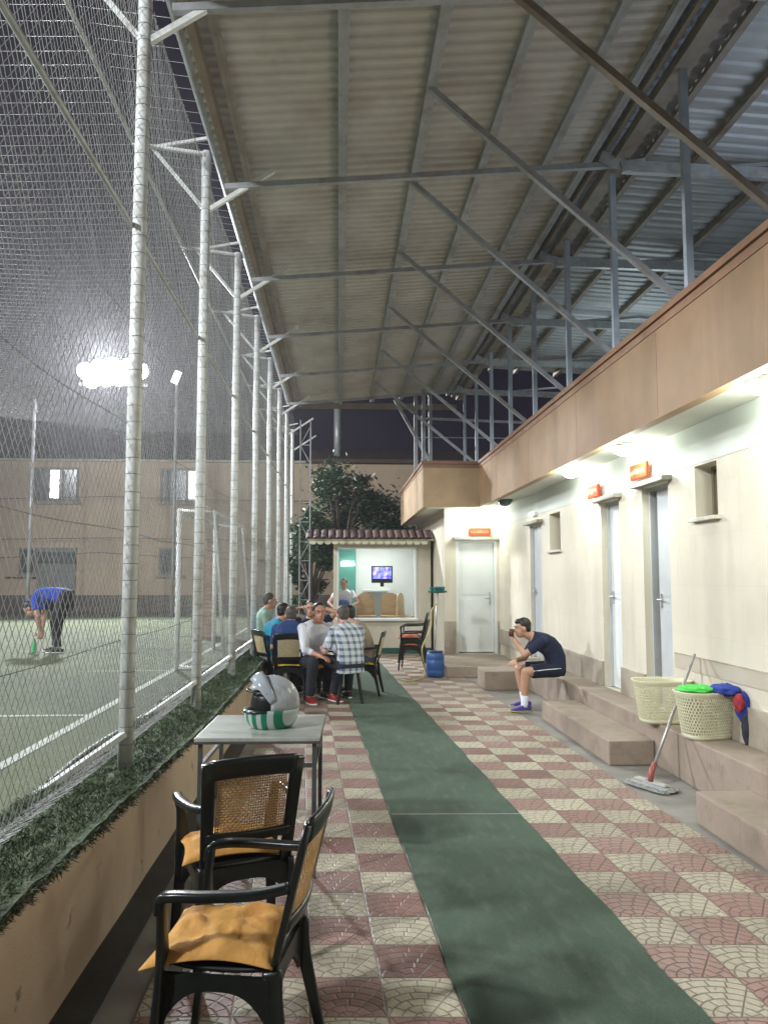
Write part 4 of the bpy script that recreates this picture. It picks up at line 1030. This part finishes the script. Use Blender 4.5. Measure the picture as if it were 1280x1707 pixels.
hd.add(vs, [(i*9+j, (i+1)*9+j, (i+1)*9+j+1, i*9+j+1) for i in range(n) for j in range(8)])
for i in range(260):
    u = random.uniform(-1,1); sd = random.choice((-1,1)); w = .06*(1-abs(u)**5)**.5+.02
    hd.tube([(u*.215, sd*w*.9, .02),(u*.22+random.gauss(0,.006), sd*(w+.012), .008),(u*.225+random.gauss(0,.01), sd*(w+random.uniform(.02,.035)), .003)],.0028,4)
hd = hd.build('head', M['mopgrey'], mp, True); hd.rotation_euler = (0,0,R(-66))
pt_ = MB().box((-.16,-.028,.032),(.16,.028,.042)).box((-.15,-.022,.0425),(-.04,.022,.048)).box((.04,-.022,.0425),(.15,.022,.048)).build('plate', mat('white_mop_plate',(.55,.55,.53),.4), mp, False, .003); pt_.rotation_euler = (0,0,R(-66))
# ------------------------------------------------------------ people: limbs and trunk grown together by a voxel remesh
def ik(a, c, l1, l2, pole):
    a, c, pole = V(a), V(c), V(pole); d = c-a; L = min(d.length, (l1+l2)*.999); dn = d.normalized()
    x = (l1*l1-l2*l2+L*L)/(2*L); hgt = math.sqrt(max(0, l1*l1-x*x)); pn = (pole-dn*pole.dot(dn)).normalized()
    return a+dn*x+pn*hgt, a+dn*L
def capsule(mb, a, b, ra, rb, ends=True):
    a, b = V(a), V(b); mid = (a+b)/2; rm = (ra+rb)/2*1.04
    mb.tube([a, mid, b], [ra, rm, rb], 14)
    if ends: mb.ball(a, ra, 14, 9); mb.ball(b, rb, 14, 9)
def remesh(mb, name, m, parent, vox, smooth=3, label=None):
    me = mb.mesh('tmp'); o = bpy.data.objects.new('tmp', me); C.objects.link(o)
    md = o.modifiers.new('r', 'REMESH'); md.mode = 'VOXEL'; md.voxel_size = vox; md.use_smooth_shade = True
    sm = o.modifiers.new('s', 'SMOOTH'); sm.iterations = smooth; sm.factor = .5
    dg = bpy.context.evaluated_depsgraph_get(); ev = o.evaluated_get(dg)
    me2 = bpy.data.meshes.new_from_object(ev); bpy.data.objects.remove(o); bpy.data.meshes.remove(me)
    me2.name = name; me2.materials.clear(); me2.materials.append(m)
    me2.polygons.foreach_set('use_smooth', [True]*len(me2.polygons))
    r = bpy.data.objects.new(name, me2); C.objects.link(r); r.parent = parent
    if label: r['label'] = label
    return r
def basis(f, u=(0,0,1)):
    f = V(f).normalized(); r = f.cross(V(u)).normalized(); u2 = r.cross(f); return r, f, u2       # right, forward, up
def hand(mb, w, d, palm, side, curl=.6, s=1.0):
    """w wrist, d forearm direction, palm = direction the palm faces, side = towards the thumb"""
    d = V(d).normalized(); pn = V(palm); pn = (pn-d*pn.dot(d)).normalized(); sd = d.cross(pn).normalized()
    if sd.dot(V(side)) < 0: sd = -sd
    w = V(w); mb.sweep([w-d*.015, w+d*.03*s, w+d*.085*s], [.05*s,.075*s,.084*s], [.036*s,.032*s,.026*s], sd)
    for i, ln in enumerate((.070,.078,.073,.058)):
        b = w+d*.078*s+sd*(.0335-.0225*i)*s; ang = 0; p = b; pts = [b]; sp = (1.5-i)*.05
        for k in range(3):
            ang += curl*(.45 if k == 0 else .75); q = d*math.cos(ang)+pn*math.sin(ang)+sd*sp; p = p+q.normalized()*ln*s*(.45,.32,.26)[k]; pts.append(p)
        mb.tube(pts, [.0092*s,.0088*s,.0080*s,.0068*s], 8); mb.ball(pts[-1], .0068*s, 8, 6)
    b = w+d*.025*s+sd*.032*s; q1 = (sd*.8+d*.7+pn*.35).normalized(); q2 = (sd*.25+d*.85+pn*.45).normalized()
    mb.tube([b, b+q1*.040*s, b+q1*.040*s+q2*.030*s, b+q1*.04*s+q2*.052*s], [.014*s,.0115*s,.0105*s,.008*s], 8)
def person(label, loc, rz, P, cl, vox=.0085, group=None):
    """P: joints in a frame that faces +Y; cl: clothing"""
    t = thing('person', label, 'person', loc, rz, group)
    pel, nb = V(P['pel']), V(P['nb']); hc = V(P['hd']); hf = V(P.get('hf', (0,1,-.05))); hup = V(P.get('hu', (0,0,1)))
    ax = V(P.get('side', (1,0,0))).normalized(); s = P.get('s', 1.0)
    sp = nb-pel; bend = V(P.get('bulge', (0,-.04,0))); 
    def spine(f): return pel+sp*f+bend*math.sin(math.pi*f)
    shL, shR = spine(.86)-ax*.185*s, spine(.86)+ax*.185*s
    hpL, hpR = pel-ax*.095*s, pel+ax*.095*s
    body = MB()
    secs = ((-.10,.30,.19),(0,.34,.22),(.2,.31,.20),(.42,.29,.20),(.65,.34,.23),(.82,.37,.21),(.93,.27,.16),(1.02,.14,.13))
    body.sweep([spine(f) for f,_,_ in secs], [w*s for _,w,_ in secs], [d*s for _,_,d in secs], ax)
    r, f, u = basis(hf, hup)
    capsule(body, spine(.97), hc-u*.06-f*.02, .062*s, .055*s)
    rot = Matrix((r, f, u)).transposed()
    def H(x, y, z): return hc+r*x*s+f*y*s+u*z*s
    body.ball(H(0,-.012,.030), (.076*s,.095*s,.094*s), 20, 14, rot)
    body.ball(H(0,.030,-.040), (.058*s,.066*s,.078*s), 18, 12, rot)
    body.ball(H(0,.055,-.088), (.032*s,.034*s,.026*s), 12, 8, rot)
    body.tube([H(0,.090,.012), H(0,.112,-.022), H(0,.095,-.034)], [.008*s,.0145*s,.016*s], 8)
    body.ball(H(0,.088,-.058), (.026*s,.016*s,.012*s), 12, 8, rot)
    body.ball(H(0,.083,.030), (.050*s,.014*s,.010*s), 12, 8, rot)
    for sx in (-1, 1):
        body.ball(H(sx*.079,-.008,-.008), (.012*s,.022*s,.032*s), 10, 8, rot)
    arms = []
    for sx, sh, wk, ek in ((-1, shL, 'wL', 'eL'), (1, shR, 'wR', 'eR')):
        el, wr = ik(sh, P[wk], .285*s, .255*s, P.get(ek, (sx*.4,-.5,-1))); arms.append((sh, el, wr))
        body.ball(sh, .058*s, 12, 9)
        capsule(body, sh, el, .050*s, .040*s); capsule(body, el, wr, .041*s, .027*s)
        hp = P.get('h'+wk[1], ((wr-el), (0,0,-1), (-sx,0,0), .6))
        hand(body, wr, hp[0] if hp[0] is not None else (wr-el), hp[1], hp[2], hp[3], s)
    legs = []
    for sx, hp, ak, kk in ((-1, hpL, 'aL', 'kL'), (1, hpR, 'aR', 'kR')):
        kn, an = ik(hp, P[ak], .43*s, .41*s, P.get(kk, (sx*.15,1,.3))); legs.append((hp, kn, an))
        capsule(body, hp, kn, .085*s, .056*s); 
        calf = kn+(an-kn)*.32; capsule(body, kn, calf, .054*s, .056*s); capsule(body, calf, an, .056*s, .036*s)
        tf = V(P.get('toe', (sx*.1,1,0))).normalized(); body.sweep([an+V((0,0,-.02))-tf*.05*s, an+tf*.05*s+V((0,0,-.045*s)), an+tf*.16*s+V((0,0,-.062*s))], [.06*s,.075*s,.08*s], [.06*s,.055*s,.028*s], ax)
    remesh(body, 'body', M[cl.get('skin', 'skin')], t, vox)
    # hair, eyes
    hr = MB()
    if cl.get('hair', 'hairblack'):
        hr.ball(H(0,-.026,.046), (.083*s,.094*s,.090*s), 20, 14, rot); hr.ball(H(0,-.060,.0), (.074*s,.052*s,.072*s), 16, 10, rot)
        if cl.get('fringe'): hr.ball(H(0,.035,.088), (.062*s,.055*s,.038*s), 14, 10, rot)
        remesh(hr, 'hair', M[cl.get('hair', 'hairblack')], t, .008, 2)
    for sx in (-1, 1):
        e = MB().ball(H(sx*.032,.078,.008), .0105*s, 10, 8).build('eye', M['eyewhite'], t, True)
        MB().ball(H(sx*.032,.0855,.008), .0062*s, 8, 6).build('iris', M['iris'], e, True)
    br = MB()
    for sx in (-1, 1): br.tube([H(sx*.014,.097,.030), H(sx*.034,.094,.035), H(sx*.052,.078,.030)], [.004*s,.005*s,.003*s], 6)
    br.build('eyebrows', M[cl.get('hair', 'hairblack') or 'hairblack'], t, True)
    # shirt
    k = .016; S_ = MB(); hem = cl.get('hem', -.04)
    secs2 = [(hem,.35,.235),(.1,.345,.235),(.3,.33,.235),(.5,.335,.24),(.68,.375,.255),(.83,.40,.235),(.925,.335,.19),(.985,.215,.17),(1.02,.165,.155)]
    S_.sweep([spine(f) for f,_,_ in secs2], [w*s for _,w,_ in secs2], [d*s for _,_,d in secs2], ax)
    slv = cl.get('sleeve', .62)
    for sh, el, wr in arms:
        S_.ball(sh, (.068+.0)*s, 14, 10)
        if slv <= 1:
            e = sh+(el-sh)*slv; S_.tube([sh, sh+(e-sh)*.5, e], [.068*s,.064*s,.060*s], 14)
        else:
            capsule(S_, sh, el, .064*s, .054*s); e = el+(wr-el)*(slv-1); S_.ball(el, .053*s, 12, 8); S_.tube([el, e], [.053*s,.040*s], 14)
    remesh(S_, 'shirt', cl['shirt'], t, .0095, 2)
    # trousers or shorts
    T_ = MB(); T_.sweep([spine(-.14), spine(-.02), spine(.12)], [.33*s,.365*s,.33*s], [.22*s,.245*s,.225*s], ax)
    for hp, kn, an in legs:
        T_.ball(hp, .098*s, 14, 10)
        if cl.get('shorts'):
            e = hp+(kn-hp)*.80; T_.tube([hp, (hp+e)/2, e], [.099*s,.092*s,.088*s], 16)
        else:
            capsule(T_, hp, kn, .097*s, .070*s); e = kn+(an-kn)*.96; T_.tube([kn, kn+(e-kn)*.4, e], [.070*s,.068*s,.055*s], 14); T_.ball(kn, .069*s, 12, 8)
    remesh(T_, 'shorts' if cl.get('shorts') else 'trousers', cl['legs'], t, .0095, 2)
    for i, (hp, kn, an) in enumerate(legs):
        sx = -1 if i == 0 else 1; tf = V(P.get('toe', (sx*.1,1,0))).normalized(); tf = V(P['toes'][i]).normalized() if 'toes' in P else tf
        rr_ = tf.cross(V((0,0,1))).normalized(); b = V((an.x, an.y, an.z-.075*s))
        sh = MB().sweep([b-tf*.085*s+V((0,0,.035)), b-tf*.04*s+V((0,0,.042)), b+tf*.05*s+V((0,0,.038)), b+tf*.12*s+V((0,0,.026)), b+tf*.185*s+V((0,0,.018))],
              [.055*s,.078*s,.090*s,.095*s,.055*s], [.05*s,.078*s,.070*s,.045*s,.022*s], rr_)
        so = remesh(sh, 'shoe', cl['shoe'], t, .006, 2)
        MB().sweep([b-tf*.095*s+V((0,0,.004)), b-tf*.03*s+V((0,0,.004)), b+tf*.06*s+V((0,0,.004)), b+tf*.14*s+V((0,0,.004)), b+tf*.195*s+V((0,0,.008))], [.05*s,.082*s,.092*s,.096*s,.05*s], .018, rr_).build('sole', cl.get('sole', M['white']), so, True)
        if cl.get('sock'):
            MB().tube([b+V((0,0,.05)), b+V((0,0,.075))+ (kn-an)*.02, an+(kn-an)*.30], [.048*s,.044*s,.047*s], 14).build('sock', cl['sock'], t, True)
    return t, H, arms, legs
navy = cloth('navy_jersey', (.012,.018,.05)); navyd = cloth('navy_shorts', (.010,.012,.030)); whitec = cloth('white_cotton', (.78,.80,.86), .06)
dark = cloth('dark_trouser_cloth', (.018,.020,.028)); turq = cloth('turquoise_cotton', (.01,.25,.38)); blue = cloth('blue_cotton', (.025,.055,.17))
beige = cloth('beige_cotton', (.40,.32,.23)); royal = cloth('royal_jersey', (.025,.07,.42)); grey = cloth('grey_cotton', (.22,.23,.25)); jeans = cloth('worn_jeans', (.09,.12,.17))
shoeblk = mat('black_shoe', (.02,.02,.022), .4); shoered = mat('red_shoe', (.30,.025,.02), .5); shoepur = mat('violet_shoe', (.10,.05,.30), .45); lime = mat('lime_sole', (.35,.45,.03), .5)
# ---- the seated man at the right, bent forward, facing the walkway (local +Y points to -X of the world)
tt, H, arms, legs = person('man in navy shirt and shorts hunched forward on the platform, hand at mouth', (2.66, 9.60, 0), R(90), dict(
    pel=(0,.0,.50), nb=(0,.27,.885), hd=(0,.395,.995), hf=(.05,1,-.12), bulge=(0,-.105,.035), s=.97,
    wL=(.02,.50,.865), eL=(-.35,.1,-1), hL=((.03,.25,1),(0,-1,.2),(.3,-.5,.6),1.1),
    wR=(-.02,.50,.60), eR=(.6,-.2,-.5), hR=((-.8,.35,-.1),(0,-.2,-1),(0,1,.2),.5),
    aL=(-.15,.42,.085), aR=(.18,.34,.085), kL=(-.25,1,.6), kR=(.25,1,.6), toes=((-.12,1,0),(.12,1,0))),
    dict(shirt=navy, legs=navyd, shorts=True, hair='hairblack', fringe=True, shoe=shoepur, sole=lime, sock=mat('white_sock',(.72,.74,.80),.9,.05), sleeve=.72), .0065)
sb = MB()
for (hp, kn, an) in legs[1:]:
    pass
hp, kn, an = legs[0]
q0 = hp+V((-.085,-.03,.02)); q1 = hp+(kn-hp)*.80+V((-.080,0,.012)); MB().sweep([q0, (q0+q1)/2+V((-.006,0,.004)), q1], .010, .004, (0,0,1)).build('side_stripe', whitec, tt)
tag(MB().lathe([(.0,0),(.030,.0),(.033,.09),(.0,.092)], n=18).build('paper_cup', mat('dark_red_cup',(.10,.02,.02),.5), None, True), 'small dark cup the seated man in navy holds to his mouth', 'cup').location = (2.125, 9.60, .895)
# ---- man bending over on the pitch, facing left
person('footballer in blue shirt bending down on the pitch seen through the net', (-4.42, 12.9, PZ), R(90), dict(
    pel=(0,-.03,.90), nb=(0,.44,.83), hd=(0,.52,.70), hf=(.0,.62,-.78), hu=(0,.78,.62), bulge=(0,.02,.06), side=(1,0,0),
    wL=(-.12,.30,.36), wR=(.10,.36,.34), eL=(-.5,-.1,.3), eR=(.5,-.1,.3), hL=((0,.1,-1),(1,0,0),(0,1,0),.5), hR=((0,.1,-1),(-1,0,0),(0,1,0),.5),
    aL=(-.12,.02,.085), aR=(.13,.16,.085), kL=(0,1,.1), kR=(0,1,.1)),
    dict(shirt=royal, legs=dark, hair='hairblack', shoe=shoeblk, sleeve=.65, hem=-.02))
t = thing('water_bottle', 'green drinks bottle on the turf before the bending footballer', 'bottle', (-4.86, 12.9, PZ))
MB().lathe([(.0,.0),(.035,.0),(.037,.02),(.037,.16),(.02,.20),(.015,.215)], n=16).build('bottle_body', mat('green_plastic',(.1,.5,.2),.3), t, True); MB().lathe([(.017,.216),(.017,.24),(0,.241)], n=12).build('cap', M['white'], t)
GP = 'men sitting around the dark table'
def sit(label, x, y, rz, clo, dl=0, head=(0,0,0), z=0, sh=.49, wL=None, wR=None, hf=(0,1,-.05), s=1.0, aL=None, aR=None, eL=None, eR=None, vox=.0085):
    return person(label, (x, y, z), rz, dict(pel=(0,-.06,sh), nb=(0+head[0]*.3,.02+dl,sh+.52-dl*.25), hd=(head[0],.075+dl*1.25+head[1],sh+.655-dl*.35+head[2]), hf=hf, bulge=(0,-.05,0), s=s,
        wL=wL or (-.12,.36,.66), wR=wR or (.12,.36,.66), eL=eL or (-.5,-.5,-1), eR=eR or (.5,-.5,-1), aL=aL or (-.15,.38,.085), aR=aR or (.15,.36,.085), kL=(-.2,1,.8), kR=(.2,1,.8)), clo, vox, GP)
sit('seated man in navy shirt with his back to the viewer, grey hair', -.67, 10.83, R(3), dict(shirt=blue, legs=dark, hair='hairgrey', shoe=shoeblk, sleeve=.75), .10, (.02,0,-.02))
sit('seated man in turquoise shirt at the left end of the group', -.91, 11.33, R(-60), dict(shirt=turq, legs=grey, hair='hairblack', shoe=shoeblk, sleeve=.7, skin='skinred'), .06)
sit('man in dark shirt beyond the table with arms raised to his head', -.42, 12.02, R(178), dict(shirt=navy, legs=dark, hair='hairblack', shoe=shoeblk, sleeve=.6), .0, wL=(-.16,.05,1.16), wR=(.16,.05,1.16), eL=(-1,.2,0), eR=(1,.2,0))
sit('man in white shirt and dark trousers facing the viewer, with red shoes', -.31, 10.64, R(207), dict(shirt=whitec, legs=dark, hair='hairblack', shoe=shoered, sleeve=1.5, skin='skinred', hem=-.06), .03, sh=.50, wL=(-.22,.30,.62), wR=(.10,.38,.60), hf=(.25,1,-.02), s=1.07, aR=(.22,.30,.085), aL=(-.14,.26,.085))
sit('man in blue and white plaid shirt with his back to the viewer', .13, 10.30, R(22), dict(shirt=M['plaid'], legs=dark, hair='hairgrey', shoe=shoeblk, sleeve=.9, hem=-.20), .07, (-.02,0,0), wL=(-.26,.30,.70))
sit('man in beige shirt at the right end of the group', .34, 11.0, R(80), dict(shirt=beige, legs=jeans, hair='hairblack', shoe=shoeblk, sleeve=.9), .12)
person('man in white and green top resting on the low wall behind the fence post', (-1.16, 12.35, 0), R(-80), dict(pel=(0,-.02,.62), nb=(0,.04,1.12), hd=(0,.09,1.25), bulge=(0,-.04,0),
    wL=(-.14,.30,.72), wR=(.14,.30,.72), aL=(-.12,.38,.22), aR=(.12,.38,.22), kL=(0,1,.5), kR=(0,1,.5)), dict(shirt=cloth('green_white_top',(.35,.50,.42)), legs=cloth('green_shorts',(.02,.22,.10)), hair='hairgrey', shoe=shoeblk), .0095)
person('person in white top standing behind the kiosk counter', (.12, 17.55, 0), R(172), dict(pel=(0,0,.86), nb=(0,.03,1.34), hd=(0,.06,1.47), bulge=(0,-.02,0), s=.95,
    wL=(-.17,.26,.98), wR=(.2,.24,.96), eL=(-1,-.5,-.3), eR=(1,-.5,-.3), aL=(-.1,0,.085), aR=(.1,.02,.085)), dict(shirt=whitec, legs=dark, hair='hairblack', shoe=shoeblk, sleeve=.5), .0095)
cloth_heap('blue_towel', 'bundled blue towel held by the person in the kiosk', (.10, 17.30, 1.03), .13, .06, .10, cloth('blue_towel_cloth',(.08,.14,.38)), 21)
# ------------------------------------------------------------ added scattering volume round everything, for the lens glare about the floodlights
hz = MB().box((-45,-12,-1.4),(14,52,12.5)).build('glare_volume', None); hz['kind'] = 'stuff'
hm = bpy.data.materials.new('glare_scatter'); hm.use_nodes = True; nt = hm.node_tree; nt.nodes.clear()
ho = nt.nodes.new('ShaderNodeOutputMaterial'); hv = nt.nodes.new('ShaderNodeVolumePrincipled')
hv.inputs['Density'].default_value = .0017; hv.inputs['Color'].default_value = (.82,.80,.86,1); hv.inputs['Anisotropy'].default_value = .62
nt.links.new(hv.outputs[0], ho.inputs['Volume']); hz.data.materials.append(hm)
